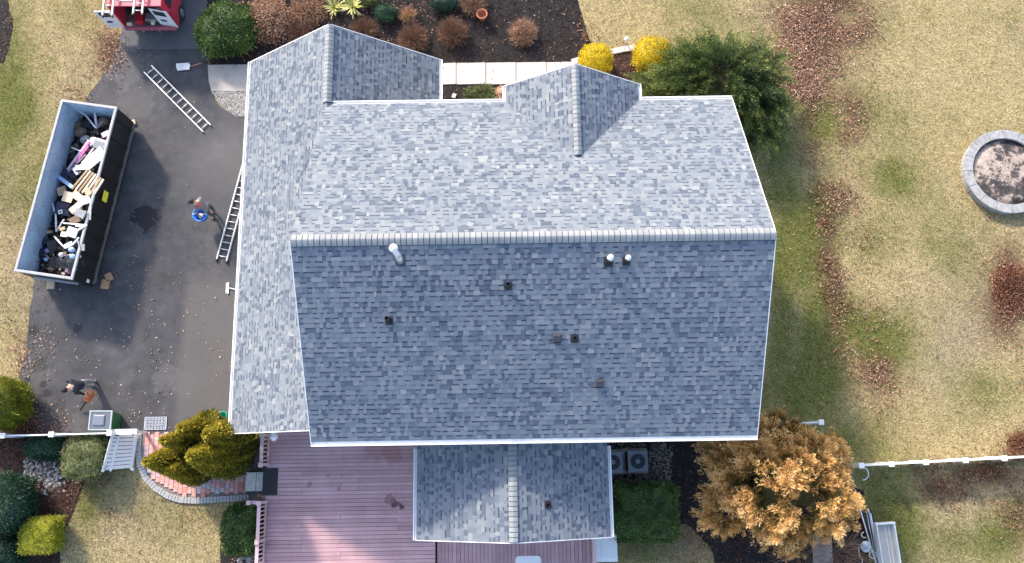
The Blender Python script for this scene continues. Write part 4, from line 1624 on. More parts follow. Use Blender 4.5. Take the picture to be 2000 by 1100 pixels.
YUC = toned('yucca_leaf', [(0, (.1, .13, .02)), (.5, (.42, .42, .1)), (1, (.74, .7, .34))], .5, 20, .15)
yms = []
for t0 in (.15, .45, .7, .95):
    V, F = yucca_leaf(.52, .028, .35)
    yms.append(np_mesh('leaf', np.array(V), np.array(F), np.full(len(F), t0), True))
    yms[-1].materials.append(YUC)
for px, py, sc, lb in ((652, 14, 1.0, 'pale striped yucca rosette on the left of the pair behind the garage ridge'),
                       (688, 12, 1.15, 'pale striped yucca rosette on the right of the pair behind the garage ridge')):
    t = thing('yucca', lb, 'plant', P(px, py, .2) * 1.0)
    t.location.z = 0
    for k in range(54):
        o = link('leaf', random.choice(yms), None, t)
        o.rotation_euler = (0, random.uniform(-.95, .15), k * 2.4)
        s = sc * random.uniform(.75, 1.15)
        o.scale = (s, s, s)
        o.location = (0, 0, .06)

# ================================================================== FENCES, GATE, STONE RING
def fence(label, a, b_, h, posts, nm='white_fence', pick=.11, post_w=.13, cap=True):
    a, b_ = Vector(a), Vector(b_)
    a.z = b_.z = 0
    ang = math.atan2((b_ - a).y, (b_ - a).x)
    t = thing(nm, label, 'fence', a, ang)
    Lg = (b_ - a).length
    for u in posts:
        mb = MB()
        mb.box((u, 0, h / 2 + .04), (post_w, post_w, h + .08))
        po = mb.build('post', M['white'], t)
        mb = MB()
        mb.box((u, 0, h + .10), (post_w + .07, post_w + .07, .05)).bevel(.012, 1)
        mb.build('post_cap', M['white'], po)
    ps = sorted(posts)
    for u0, u1 in zip(ps, ps[1:]):
        for z in (.2, h - .06):
            mb = MB()
            mb.box(((u0 + u1) / 2, 0, z), (u1 - u0 - post_w, .05, .1))
            mb.build('rail', M['white'], t)
        k = int((u1 - u0 - post_w) / pick)
        for i in range(k):
            x = u0 + post_w / 2 + (i + .5) * (u1 - u0 - post_w) / k
            mb = MB()
            mb.box((x, 0.0, h / 2 + .0), (pick * .72, .02, h - .14))
            o = mb.build('picket', M['white'], t)
    return t


h = 1.15
A0, A1 = P(-60, 853, h), P(216, 846, h)
Lf = (A1 - A0).length
ps = [(P(x, 850, h) - A0).length for x in (8, 103)]
fence('white picket fence along the bottom of the driveway ending at the leaning gate', A0, A1, h, [0.0] + ps + [Lf])
B0, B1 = P(1672, 910, h), P(2080, 889, h)
fence('long white fence crossing the lawn on the right', B0, B1, h, [(P(x, 902, h) - B0).length for x in (1674, 1738, 1806, 1884, 1960, 2040)], 'white_fence')
B2, B3 = P(1440, 829, h), P(1602, 825, h)
fence('short white fence stub with a square capped post beside the olive conifer', B2, B3, h, [0, (B3 - B2).length / 2, (B3 - B2).length])
B4 = P(1603, 858, h)
fence('very short white fence piece running down from the square capped post', B3 + Vector((0, -.14, 0)), B4, h, [(B4 - B3).length])

# gate lifted off and leaning over the shrub
ga, gb = P(268, 847, .12), P(217, 848, .95)
gc, gd2 = P(259, 914, .12), P(197, 920, .95)
gate = thing('picket_gate', 'white picket gate leaning back over the round grey green shrub', 'gate', ga)


def gpt(u, w, o=0.0):
    p = ga.lerp(gc, u).lerp(gb.lerp(gd2, u), w) - ga
    nrm = (gc - ga).cross(gb - ga).normalized()
    if nrm.z < 0:
        nrm = -nrm
    return p + nrm * o


nrm = gpt(0, 0, 1) - gpt(0, 0, 0)
npk = 9
for i in range(npk):
    u = .06 + i * .88 / (npk - 1)
    mb = MB()
    bar(mb, gpt(u, .01, .02), gpt(u, .99, .02), .125 if i % 2 == 0 else .115, .02, nrm)
    mb.build('picket', M['white'], gate)
for w, wd in ((.06, .11), (.72, .08), (.96, .1)):
    mb = MB()
    bar(mb, gpt(-.03, w, .045), gpt(1.03, w, .045), wd, .035, nrm)
    mb.build('rail', M['white'], gate)
mb = MB()
mb.tube(gpt(1.02, .06, .03), gpt(1.06, .0, .1), .05, .05, 12)
mb.build('gate_knob', M['white'], gate)
hd = thing('gate_header', 'short white rail with two black hinges between the fence post and the brick path', 'rail', P(243, 844, .9))
a, b_ = P(220, 844, .9) - P(243, 844, .9), P(268, 843, .9) - P(243, 844, .9)
mb = MB()
bar(mb, a, b_, .2, .1)
mb.build('rail', M['white'], hd)
for w in (.2, .85):
    mb = MB()
    mb.box(a.lerp(b_, w) + Vector((0, -.12, 0)), (.09, .05, .07))
    mb.build('hinge', M['black'], hd)
mb = MB()
mb.box((b_.x - .05, b_.y, -.5), (.09, .09, .8))
mb.build('rail_leg', M['white'], hd)
mb = MB()
mb.box((a.x + .3, a.y, -.5), (.06, .06, .8))
mb.build('rail_leg', M['white'], hd)

# stone ring
ring = thing('stone_ring', 'round raised bed walled with grey stone blocks on the right lawn', 'fire pit', (rc.x, rc.y, 0))
R1, R0 = 1.78, 1.42
nb = 16
for i in range(nb):
    for z0, z1, ro, ri in ((0, .24, R1 - .04, R0 + .04), (.245, .36, R1, R0)):
        a0 = 2 * math.pi * i / nb + (.1 if z0 == 0 else 0)
        a1 = a0 + 2 * math.pi / nb - .012
        poly = []
        for k in range(6):
            t_ = a0 + (a1 - a0) * k / 5
            poly.append((ro * math.cos(t_), ro * math.sin(t_)))
        for k in range(5, -1, -1):
            t_ = a0 + (a1 - a0) * k / 5
            poly.append((ri * math.cos(t_), ri * math.sin(t_)))
        dz = random.uniform(-.006, .006)
        mb = MB()
        mb.prism(poly, z0, z1 + dz)
        mb.build('stone_block' if z0 == 0 else 'coping_stone', M['stone'], ring)
m, nt, b = new_mat('ash_and_sand')
n1 = noise(nt, 1.5, 8, .75)
n2 = noise(nt, 24, 5, .8)
r1 = ramp(nt, [(.4, (.04, .037, .037)), (.49, (.11, .095, .09)), (.52, (.42, .34, .28)), (.66, (.62, .54, .46))], n1.outputs[0])
nt.links.new(mix(nt, r1.outputs[0], ramp(nt, [(.3, (.45, .42, .4)), (.65, (1.15, 1.1, 1.1))], n2.outputs[0]).outputs[0], .8, 'MULTIPLY'), b.inputs['Base Color'])
b.inputs['Roughness'].default_value = .95
bump(nt, b, n2.outputs[0], .9, .05)
mb = MB()
mb.lathe([(R0 + .03, .1), (R0 + .02, .2), (1.0, .21), (.5, .24), (.001, .25)], (0, 0, 0), 40)
mb.build('ash_bed', m, ring)

# ================================================================== LADDERS, SHOVEL, BROOM
def ladder(label, a, b_, width, nr, z=.08, over=.15, group='aluminium ladders on the driveway'):
    a, b_ = Vector(a), Vector(b_)
    c = (a + b_) / 2
    t = thing('ladder', label, 'ladder', c, 0, group)
    a, b_ = a - c, b_ - c
    d = (b_ - a).normalized()
    s = Vector((-d.y, d.x, 0)).normalized()
    Lg = (b_ - a).length
    for k in (-1, 1):
        mb = MB()
        o = s * k * width / 2
        bar(mb, a + o, b_ + o, .022, .085)
        bar(mb, a + o + Vector((0, 0, .04)) - s * k * .012, b_ + o + Vector((0, 0, .04)) - s * k * .012, .045, .012)
        bar(mb, a + o - Vector((0, 0, .04)) - s * k * .012, b_ + o - Vector((0, 0, .04)) - s * k * .012, .045, .012)
        r_ = mb.build('rail', M['alu'], t)
        mb = MB()
        mb.box(a + o - d * .05, (.07, .06, .1), rotz(math.atan2(d.y, d.x)))
        mb.build('foot', M['black'], r_)
    for i in range(nr):
        p = a + d * (over + i * (Lg - 2 * over) / (nr - 1))
        mb = MB()
        mb.tube(p - s * (width / 2 - .012), p + s * (width / 2 - .012), .019, .019, 8)
        mb.build('rung', M['alu'], t)
    return t


ladder('aluminium ladder lying alone across the driveway near the shovel', P(289, 135, .08), P(404, 251, .08), .44, 12)
ladder('aluminium ladder lying alongside the garage with one end under the eave', P(433, 508, .08), P(484, 322, .08), .43, 14)

sh = thing('shovel', 'wide silver scoop shovel with a wooden handle lying on the driveway', 'shovel', P(358, 131, .03))
o0 = P(358, 131, .03)
bl = [P(x, y, .03) - o0 for x, y in ((345, 125), (368, 124), (372, 128), (370, 137), (348, 139), (345, 132))]
mb = MB()
vs = [mb.bm.verts.new(p + Vector((0, 0, .03))) for p in bl]
ctr = mb.bm.verts.new((-.02, 0, .0))
for i in range(6):
    mb.bm.faces.new((vs[i], vs[(i + 1) % 6], ctr))
vs2 = [mb.bm.verts.new(p * 1.04 + Vector((0, 0, .055 if i not in (0, 5) else .03))) for i, p in enumerate(bl)]
for i in range(6):
    mb.bm.faces.new((vs[i], vs[(i + 1) % 6], vs2[(i + 1) % 6], vs2[i]))
mb.build('scoop', M['alu'], sh)
e0, e1 = P(370, 131, .05) - o0, P(397, 122, .05) - o0
mb = MB()
mb.tube(e0, e1, .019, .017, 8)
mb.build('handle', simple('handle_wood', (.5, .27, .15), .6, var=.15), sh)
mb = MB()
d = (e1 - e0).normalized()
s = Vector((-d.y, d.x, 0))
mb.path([e1 - d * .02, e1 + s * .055 + d * .05, e1 + s * .055 + d * .1, e1 - s * .055 + d * .1, e1 - s * .055 + d * .05, e1 - d * .02], .016, 6)
mb.build('grip', M['black'], sh)

o0 = P(445, 563, .04)
br = thing('push_broom', 'pale push broom on the driveway with its handle going under the garage eave', 'broom', o0)
mb = MB()
bar(mb, P(446, 552, .06) - o0, P(445, 574, .06) - o0, .07, .04).bevel(.008, 1)
mb.build('broom_head', M['white_worn'], br)
mb = MB()
bar(mb, P(444, 553, .02) - o0, P(443, 573, .02) - o0, .09, .035)
mb.build('bristles', M['white_worn'], br)
mb = MB()
mb.tube(P(446, 562, .07) - o0, P(480, 571, .07) - o0, .016, .016, 8)
mb.build('handle', M['white_worn'], br)

# ================================================================== DUMPSTER AND ITS LOAD
DA = math.radians(-8.2)
DC = Vector((-17.27, 9.99, 0))
DLn, DW, DH = 7.06, 2.28, 1.8
dump = thing('dumpster', 'long open black roll-off dumpster full of building rubble parked on the driveway', 'dumpster', DC, DA)
blk = simple('dumpster_black', (.013, .013, .016), .55, var=.35, scale=3, fine=30, bmp=.15)
m, nt, b = new_mat('dumpster_inside')
tc = nt.nodes.new('ShaderNodeTexCoord')
n1 = noise(nt, 1.6, 7, .7, tc.outputs['Object'])
n2 = noise(nt, 18, 5, .75, tc.outputs['Object'])
r1 = ramp(nt, [(.3, (.28, .37, .46)), (.5, (.42, .54, .66)), (.7, (.5, .62, .73))], n1.outputs[0])
c = mix(nt, r1.outputs[0], ramp(nt, [(.32, (.35, .33, .34)), (.5, (1, 1, 1))], n2.outputs[0]).outputs[0], .7, 'MULTIPLY')
nt.links.new(c, b.inputs['Base Color'])
b.inputs['Roughness'].default_value = .6
bump(nt, b, n2.outputs[0], .2, .01)
ins = m
rim = simple('dumpster_rim', (.36, .36, .37), .55, var=.2, scale=5)
w2, l2 = DW / 2, DLn / 2
mb = MB()
mb.box((0, 0, .27), (DW - .2, DLn - .1, .08))
mb.build('floor', blk, dump)
for sx in (-1, 1):
    mb = MB()
    mb.box((sx * (w2 - .03), 0, (DH + .3) / 2), (.03, DLn - .06, DH - .34))
    mb.build('side_wall', blk, dump)
    mb = MB()
    mb.box((sx * (w2 - .055), 0, (DH + .3) / 2), (.012, DLn - .12, DH - .36))
    mb.build('inner_lining', ins, dump)
    mb = MB()
    mb.box((sx * (w2 - .045), 0, DH), (.11, DLn + .02, .08)).bevel(.015, 1)
    mb.build('top_rim', rim, dump)
    mb = MB()
    mb.box((sx * (w2 + .0), 0, .34), (.12, DLn - .3, .1)).bevel(.01, 1)
    mb.build('side_rail', simple('rail_dusty', (.12, .11, .105), .8, var=.3, scale=4), dump)
    for k in range(9):
        y = -l2 + .4 + k * (DLn - .8) / 8
        mb = MB()
        mb.box((sx * (w2 - .0), y, 1.06), (.05, .1, 1.36), None, .9)
        mb.build('side_rib', blk, dump)
for sy in (-1, 1):
    mb = MB()
    mb.box((0, sy * (l2 - .03), (DH + .3) / 2), (DW - .06, .03, DH - .34))
    mb.build('end_wall', blk, dump)
    mb = MB()
    mb.box((0, sy * (l2 - .055), (DH + .3) / 2), (DW - .14, .012, DH - .36))
    mb.build('inner_lining', ins, dump)
    mb = MB()
    mb.box((0, sy * (l2 - .045), DH + .003), (DW - .14, .11, .08)).bevel(.015, 1)
    mb.build('top_rim', rim, dump)
for sy in (-1, 1):
    mb = MB()
    mb.box((0, sy * (l2 + .02), .95), (DW - .5, .07, .1))
    mb.build('end_bar', rim if sy < 0 else blk, dump)
for sx in (-1, 1):
    mb = MB()
    mb.box((sx * .55, 0, .15), (.12, DLn - .5, .14))
    mb.build('skid', blk, dump)
    for sy in (-1, 1):
        mb = MB()
        mb.tube((sx * 1.0 - .09, sy * (l2 - .35), .12), (sx * 1.0 + .09, sy * (l2 - .35), .12), .1, .1, 14)
        mb.build('roller_wheel', M['steel'], dump)
mb = MB()
mb.box((w2 + .088, .55 - .55, 1.22), (.008, .42, .36))
mb.build('yellow_sticker', simple('sticker_yellow', (.75, .72, .05), .5, var=.05, bmp=0), dump)
mb = MB()
mb.box((w2 + .05, -l2 + .16, .85), (.008, .14, .2))
mb.build('white_sticker', M['white'], dump)
for px, py, a_, s, lb in ((101, 556, .05, .3, 'square wooden block on the driveway below the dumpster'), (207, 556, -.1, .3, 'brown wooden block under the lower right dumpster corner'),
                          (214, 542, .5, .26, 'splintered wooden block at the lower right dumpster corner, uppermost'), (262, 240, .3, .16, 'pale wooden block at the upper right dumpster corner')):
    mb = MB()
    mb.box((0, 0, .05), (s, s * 1.25, .1)).bevel(.008, 1)
    o = tag(mb.build('wood_block', M['wood'] if px > 150 and px < 250 else M['pine']), lb, 'block')
    o.location = P(px, py, .02)
    o.rotation_euler = (0, 0, a_)


def dloc(p):
    q = rotz(-DA) @ (Vector((p[0], p[1], 0)) - DC)
    return q.x, q.y


def pile_z(x, y):
    u = (x + w2) / DW
    base = .3 + 1.15 * min(1, max(0, u * 1.25 - .12))
    end = min(1, max(0, (l2 - y) / 1.6))
    end2 = min(1, max(0, (y + l2) / .9))
    return .3 + base * (.35 + .65 * end) * (.55 + .45 * end2) * .8


def on_pile(px, py, dz=0.0):
    z = 1.0
    for _ in range(12):
        p = P(px, py, z)
        x, y = dloc(p)
        x = max(-w2 + .1, min(w2 - .1, x))
        z = pile_z(x, y) + dz
    return P(px, py, z)


nx, ny = 24, 60
gxs = np.linspace(-w2 + .07, w2 - .07, nx)
gys = np.linspace(-l2 + .07, l2 - .07, ny)
Vp, Fp = [], []
rr = random.Random(3)
for y in gys:
    for x in gxs:
        Vp.append((x, y, pile_z(x, y) + rr.uniform(-.12, .05)))
for j in range(ny - 1):
    for i in range(nx - 1):
        k = j * nx + i
        Fp.append((k, k + 1, k + nx + 1, k + nx))
RUB = toned('rubble', [(0, (.008, .008, .01)), (.45, (.025, .022, .024)), (.7, (.1, .075, .06)), (.88, (.35, .25, .18)), (1, (.55, .52, .5))], .85, 20, .2)
o = link('rubble', np_mesh('rubble', np.array(Vp), np.array(Fp), rng.uniform(0, .4, len(Fp))), RUB, None, 'stuff')
o.location = DC
o.rotation_euler = (0, 0, DA)
# loose shingle scraps
n = 2400
sx_, sy_ = rng.uniform(-w2 + .2, w2 - .2, n), rng.uniform(-l2 + .2, l2 - .2, n)
zz = np.array([pile_z(a_, b_) + .04 for a_, b_ in zip(sx_, sy_)])
dirs = np.column_stack([rng.normal(0, 1, (n, 2)), rng.normal(.1, .35, n)])
V, F = leaf_cloud(np.column_stack([sx_, sy_, zz]), dirs, .2, .1, .2, .05, .7)
V[:, 0] = np.clip(V[:, 0], -w2 + .08, w2 - .08)
V[:, 1] = np.clip(V[:, 1], -l2 + .08, l2 - .08)
V[:, 2] = np.maximum(V[:, 2], .34)
tn = rng.beta(.9, 1.4, n)
o = link('scraps', np_mesh('scraps', V, F, tn), RUB, None, 'stuff')
o.location = DC
o.rotation_euler = (0, 0, DA)

CM = {'white': simple('debris_white', (.72, .72, .72), .6, var=.08), 'pink': simple('debris_pink', (.6, .16, .4), .6, var=.12),
      'palepink': simple('debris_pale_pink', (.7, .5, .58), .6, var=.1), 'tan': simple('debris_tan', (.45, .31, .17), .8, var=.25, scale=12),
      'tan2': simple('debris_light_wood', (.66, .54, .4), .8, var=.15, scale=12), 'card': simple('debris_card', (.56, .38, .22), .85, var=.12),
      'peach': simple('debris_peach', (.72, .52, .38), .8, var=.1), 'blue': simple('debris_blue', (.3, .45, .68), .6, var=.1),
      'navy': simple('debris_navy', (.012, .018, .05), .4, var=.3), 'bag': simple('debris_bag', (.012, .012, .014), .35, var=.3),
      'grey': simple('debris_grey', (.27, .28, .29), .8, var=.2), 'cyan': simple('debris_cyan', (.55, .78, .8), .3, var=.06),
      'cream': simple('debris_cream', (.75, .7, .6), .7, var=.08), 'brown': simple('debris_brown', (.2, .13, .09), .85, var=.3),
      'dark': simple('debris_dark', (.03, .03, .035), .8, var=.3), 'silver': M['steel'], 'purple': simple('debris_purple', (.4, .2, .4), .6, var=.2)}


def stick(x0, y0, x1, y1, w, t, mat, label, dz=.08, dz1=None, name='board', cat='board', rnd=False, roll=0.0):
    a, b_ = on_pile(x0, y0, dz), on_pile(x1, y1, dz if dz1 is None else dz1)
    c_ = (a + b_) / 2
    mb = MB()
    if rnd:
        mb.tube(a - c_, b_ - c_, w / 2, w / 2, 8)
    else:
        up = Vector((math.sin(roll), 0, math.cos(roll)))
        bar(mb, a - c_, b_ - c_, w, t, up)
        if min(w, t) > .03:
            mb.bevel(.005, 1)
    o = tag(mb.build(name, CM[mat]), label, cat)
    o.location = c_
    return o


def sheet(px, py, lx, ly, ang, t, mat, label, dz=.12, tx=0.0, ty=0.0, name='board', cat='board'):
    c_ = on_pile(px, py, dz)
    mb = MB()
    mb.box((0, 0, 0), (lx, ly, t))
    mb.bevel(min(.006, t * .3), 1)
    o = tag(mb.build(name, CM[mat]), label, cat)
    o.location = c_
    o.rotation_euler = (tx, ty, ang)
    return o


def bagthing(px, py, r, h, mat, label, seed, name='rubbish_bag', cat='bag', dz=.02):
    c_ = on_pile(px, py, dz)
    bm = bmesh.new()
    bmesh.ops.create_icosphere(bm, subdivisions=3, radius=1)
    rs = random.Random(seed)
    ws = [(Vector((rs.gauss(0, 3), rs.gauss(0, 3), rs.gauss(0, 3))), rs.uniform(0, 6)) for _ in range(7)]
    for v in bm.verts:
        f = 1 + sum(abs(math.sin(v.co.dot(w) + p)) for w, p in ws) * .05 - .17
        v.co = Vector((v.co.x * r, v.co.y * r * .85, v.co.z * h)) * f
    for f in bm.faces:
        f.smooth = False
    me = bpy.data.meshes.new(name)
    bm.to_mesh(me)
    bm.free()
    o = tag(link(name, me, CM[mat]), label, cat)
    o.location = c_
    return o


stick(147, 212, 168, 226, .05, .03, 'white', 'thin white strip lying upper left in the dumpster', .5, .4, 'strip', 'strip')
stick(168, 226, 187, 250, .06, .03, 'white', 'bent white strip running down from the thin strip in the upper dumpster', .4, .3, 'strip', 'strip')
stick(184, 214, 189, 248, .1, .1, 'white', 'short fat white tube standing at the upper end of the dumpster', .5, .2, 'pipe', 'pipe', True)
stick(201, 237, 188, 252, .05, .05, 'grey', 'grey stick beside the fat white tube', .35, .25, 'stick', 'stick')
bagthing(150, 246, .22, .14, 'brown', 'torn brown rag at the upper left of the rubble', 1, 'rag', 'rag', .1)
bagthing(158, 259, .25, .16, 'brown', 'crumpled brown cardboard lump below the torn brown rag', 2, 'rag', 'rag', .12)
bagthing(172, 243, .24, .16, 'dark', 'dark crumpled felt at the upper end of the dumpster', 3, 'felt', 'felt', .1)
bagthing(202, 240, .25, .16, 'brown', 'dark brown lump in the upper right dumpster corner', 4, 'felt', 'felt', .1)
bagthing(168, 274, .22, .16, 'grey', 'dark grey lump left of the white bucket', 5, 'felt', 'felt', .08)
mb = MB()
mb.lathe([(.001, 0), (.15, 0), (.17, .4), (.15, .4), (.135, .03), (.001, .03)], (0, 0, 0), 18)
o = tag(mb.build('bucket', CM['white']), 'white bucket lying on its side in the upper part of the dumpster', 'bucket')
o.location = on_pile(184, 272, .15)
o.rotation_euler = (math.radians(80), 0, math.radians(12))
sheet(206, 262, .3, .22, .5, .03, 'palepink', 'pale pink scrap against the upper right rim', .2)
sheet(196, 283, .5, .34, -.2, .12, 'grey', 'grey weathered cushion against the right rim', .2, .1, 0, 'cushion', 'cushion')
sheet(199, 275, .42, .12, -.3, .04, 'silver', 'thin grey metal flap above the grey cushion', .3)
stick(174, 274, 128, 338, .1, .05, 'palepink', 'longest pale pink trim board crossing the load diagonally', .3, .2)
stick(178, 278, 148, 318, .12, .05, 'pink', 'bright magenta trim board next to the longest pink one', .27, .2)
stick(183, 290, 152, 332, .08, .05, 'palepink', 'shorter pale pink trim board right of the magenta one', .24, .2)
stick(168, 302, 128, 342, .06, .03, 'grey', 'grey batten beneath the pink trim boards', .22, .18)
stick(140, 288, 158, 296, .05, .04, 'white', 'small white batten left of the magenta board', .25)
sheet(147, 288, .3, .22, .9, .05, 'brown', 'pinkish brown scrap at the left wall of the dumpster', .1)
sheet(143, 303, .22, .3, .3, .04, 'dark', 'dark scrap under the pink boards on the left', .1)
sheet(184, 310, .95, .46, .72, .05, 'white', 'largest bright white board in the middle of the load', .32, .06, -.1)
sheet(163, 327, .6, .22, .1, .04, 'white', 'narrow white board just below the pink trims', .26, -.05, .05)
sheet(150, 334, .35, .22, -.9, .04, 'white', 'small white triangular offcut beside the purple rag', .22)
bagthing(151, 333, .09, .07, 'purple', 'small purple rag among white boards', 6, 'rag', 'rag', .3)
sheet(134, 344, .62, .4, -.5, .03, 'navy', 'dark blue black tarp sheet next to the blue foam strip', .16)
stick(114, 345, 143, 367, .14, .09, 'blue', 'light blue foam strip lying across the left side of the load', .3, .26, 'foam_strip', 'strip')
for i in range(7):
    stick(141 + i * 6.6, 369 + i * 2.6, 172 + i * 5.0, 331 + i * 3.2, .085, .04, ('tan', 'tan2', 'tan', 'tan2', 'tan2', 'tan', 'tan2')[i],
          ('brown plank, leftmost of the seven parallel planks', 'second parallel plank from the left', 'third parallel plank from the left, brown',
           'middle one of the seven parallel planks', 'fifth parallel plank from the left, pale', 'sixth parallel plank from the left',
           'pale plank, rightmost of the seven parallel planks')[i], .34, .4, 'plank', 'plank').__setitem__('group', 'parallel planks in the dumpster')
sheet(121, 373, .36, .36, .35, .04, 'card', 'brown cardboard square below the blue foam strip', .2)
sheet(133, 385, .42, .42, -.25, .04, 'peach', 'peach coloured square board left of centre', .26)
sheet(151, 383, .46, .3, -.6, .04, 'peach', 'pale plywood piece at the foot of the parallel planks', .3)
sheet(166, 391, .44, .34, .3, .04, 'cream', 'cream plywood piece right of centre', .34)
sheet(150, 404, .6, .26, .75, .04, 'peach', 'slanting peach board above the grey slate', .3)
sheet(172, 375, .3, .2, -.9, .04, 'card', 'tan scrap leaning near the right rim', .4)
sheet(124, 408, .62, .5, -.2, .05, 'navy', 'large navy plastic panel on the left of the load', .2, .05, .05)
mb = MB()
for a_, b_, cx, cy in ((.16, .04, 0, .06), (.16, .04, 0, -.06), (.04, .08, .06, 0), (.04, .08, -.06, 0)):
    mb.box((cx, cy, 0), (a_, b_, .02))
bmesh.ops.remove_doubles(mb.bm, verts=mb.bm.verts, dist=.001)
o = tag(mb.build('square_frame', CM['white']), 'tiny white square frame on the navy plastic panel', 'frame')
o.location = on_pile(118, 414, .28)
o.rotation_euler = (0, 0, .3)
sheet(157, 417, .42, .3, -.4, .05, 'grey', 'grey slate board with a paler edge right of centre', .34, .05, 0)
sheet(146, 430, .4, .3, .5, .04, 'brown', 'brown board under the slate', .24)
stick(102, 398, 109, 420, .07, .05, 'white', 'upper piece of the bent white pipe by the left wall', .25, .3, 'pipe', 'pipe', True)
stick(109, 420, 110, 453, .07, .05, 'white', 'lower piece of the bent white pipe by the left wall', .3, .25, 'pipe', 'pipe', True)
stick(110, 453, 125, 429, .06, .05, 'white', 'short white pipe forming a v with the bent pipe', .28, .32, 'pipe', 'pipe', True)
stick(124, 436, 170, 440, .05, .04, 'white', 'thin white batten lying crosswise below the centre', .38, .42)
stick(178, 398, 176, 430, .06, .04, 'silver', 'grey metal strip along the right rim', .5)
stick(168, 412, 160, 428, .05, .04, 'silver', 'short grey metal strip beside the slate', .45)
stick(148, 441, 168, 444, .07, .05, 'cream', 'cream batten under the thin crosswise batten', .38)
stick(152, 450, 168, 440, .07, .05, 'cream', 'short cream batten meeting the crosswise batten', .4)
sheet(141, 454, .42, .38, -.3, .05, 'cyan', 'pale blue glazed panel in the lower half of the load', .34, .08, .05)
sheet(126, 458, .26, .2, -.1, .08, 'cream', 'cream block left of the pale blue panel', .3)
sheet(122, 447, .22, .14, .3, .04, 'card', 'small tan scrap above the cream block', .26)
sheet(97, 453, .28, .12, .1, .04, 'card', 'small tan scrap at the left wall', .12)
stick(106, 462, 126, 484, .07, .05, 'white', 'white pipe running down right in the lower half', .3, .3, 'pipe', 'pipe', True)
sheet(134, 479, .34, .17, .5, .07, 'white', 'short thick white board at the end of the white pipe', .34)
stick(142, 478, 154, 464, .06, .04, 'white', 'thin white stick in the lower right of the load', .36)
stick(140, 497, 125, 500, .05, .05, 'silver', 'bent grey tube in the lower half', .3, .25, 'pipe', 'pipe', True)
mb = MB()
mb.lathe([(.001, .1), (.07, .08), (.1, 0), (.07, -.08), (.001, -.1)], (0, 0, 0), 14)
o = tag(mb.build('tin', CM['white']), 'small shiny white round tin in the lower half of the load', 'tin')
o.location = on_pile(120, 498, .25)
bagthing(140, 488, .12, .1, 'blue', 'crumpled blue cloth in the lower half of the load', 7, 'cloth', 'cloth', .25)
bagthing(142, 501, .11, .09, 'blue', 'smaller blue cloth just under the crumpled one', 8, 'cloth', 'cloth', .22)
bagthing(84, 472, .26, .16, 'navy', 'navy bag by the left wall, upper one', 9)
bagthing(88, 495, .3, .18, 'navy', 'navy bag by the left wall with pink scraps beside it', 10)
bagthing(93, 490, .1, .07, 'purple', 'pinkish scrap on the navy bags', 11, 'rag', 'rag', .18)
bagthing(90, 507, .08, .06, 'blue', 'tiny light blue scrap on the lower navy bag', 12, 'rag', 'rag', .18)
sheet(103, 482, .34, .5, .4, .05, 'dark', 'black panel leaning beside the navy bags', .16, .2, .3)
sheet(108, 512, .4, .4, -.3, .06, 'dark', 'black box lid in the lower left of the load', .1, .1, .1)
bagthing(128, 512, .32, .2, 'bag', 'black rubbish bag in the lower middle', 13)
bagthing(148, 512, .34, .22, 'bag', 'big black rubbish bag in the lower right corner', 14)
bagthing(146, 527, .24, .16, 'bag', 'black rubbish bag against the lower end wall', 15)
bagthing(154, 501, .09, .07, 'peach', 'small orange tan lump by the right rim', 16, 'rag', 'rag', .2)
bagthing(135, 530, .1, .06, 'purple', 'faint pink purple scrap at the lower end wall', 17, 'rag', 'rag', .15)
stick(152, 470, 157, 488, .05, .04, 'silver', 'grey bar along the lower right rim', .4)
sheet(160, 484, .22, .26, .1, .05, 'grey', 'grey scrap against the lower right rim', .35)

# ================================================================== WHEELED BIN, DOOR MAT, BUCKET
g = simple('bin_green', (.025, .14, .05), .45, var=.15)
q = P(229, 823, 0)
binn = thing('wheelie_bin', 'green wheeled rubbish bin with a grey lid beside the end of the white fence', 'bin', q)
top = P(201, 820, 1.08) - q
bt = Vector((0, 0, 0))
mb = MB()
lo = [(-.26, -.27), (.26, -.27), (.3, 0), (.26, .27), (-.26, .27)]
vs0 = [mb.bm.verts.new((x, y, .04)) for x, y in lo]
vs1 = [mb.bm.verts.new((x * 1.3, y * 1.32, 1.02)) for x, y in lo]
for i in range(5):
    mb.bm.faces.new((vs0[i], vs0[(i + 1) % 5], vs1[(i + 1) % 5], vs1[i]))
mb.bm.faces.new(list(reversed(vs0)))
mb.build('bin_body', g, binn)
binn.location = (q.x - .12, q.y, .02)
gl = simple('bin_lid_grey', (.12, .135, .16), .4, var=.12)
gr = simple('bin_rim_grey', (.34, .4, .4), .5, var=.12)
mb = MB()
for c_, s in (((0, .34, 1.05), (.86, .05, .05)), ((0, -.34, 1.05), (.86, .05, .05)), ((.4, 0, 1.052), (.05, .63, .05)), ((-.4, 0, 1.052), (.05, .63, .05))):
    mb.box(c_, s)
mb.build('bin_rim', gr, binn, 'stuff')
mb = MB()
mb.box((-.0, 0, 1.045), (.72, .6, .03))
lid = mb.build('bin_lid', gl, binn)
mb = MB()
mb.box((-.04, 0, 1.085), (.46, .42, .05), None, .82).bevel(.01, 1)
mb.build('lid_panel', simple('bin_lid_blue', (.16, .18, .22), .4, var=.1), lid)
for s in (-1, 1):
    mb = MB()
    mb.tube((-.28, s * .24, .1), (-.28, s * .3, .1), .1, .1, 14)
    mb.build('wheel', M['black'], binn)
mb = MB()
mb.tube((-.44, -.25, .98), (-.44, .25, .98), .018, .018, 8)
mb.build('handle', gr, binn)

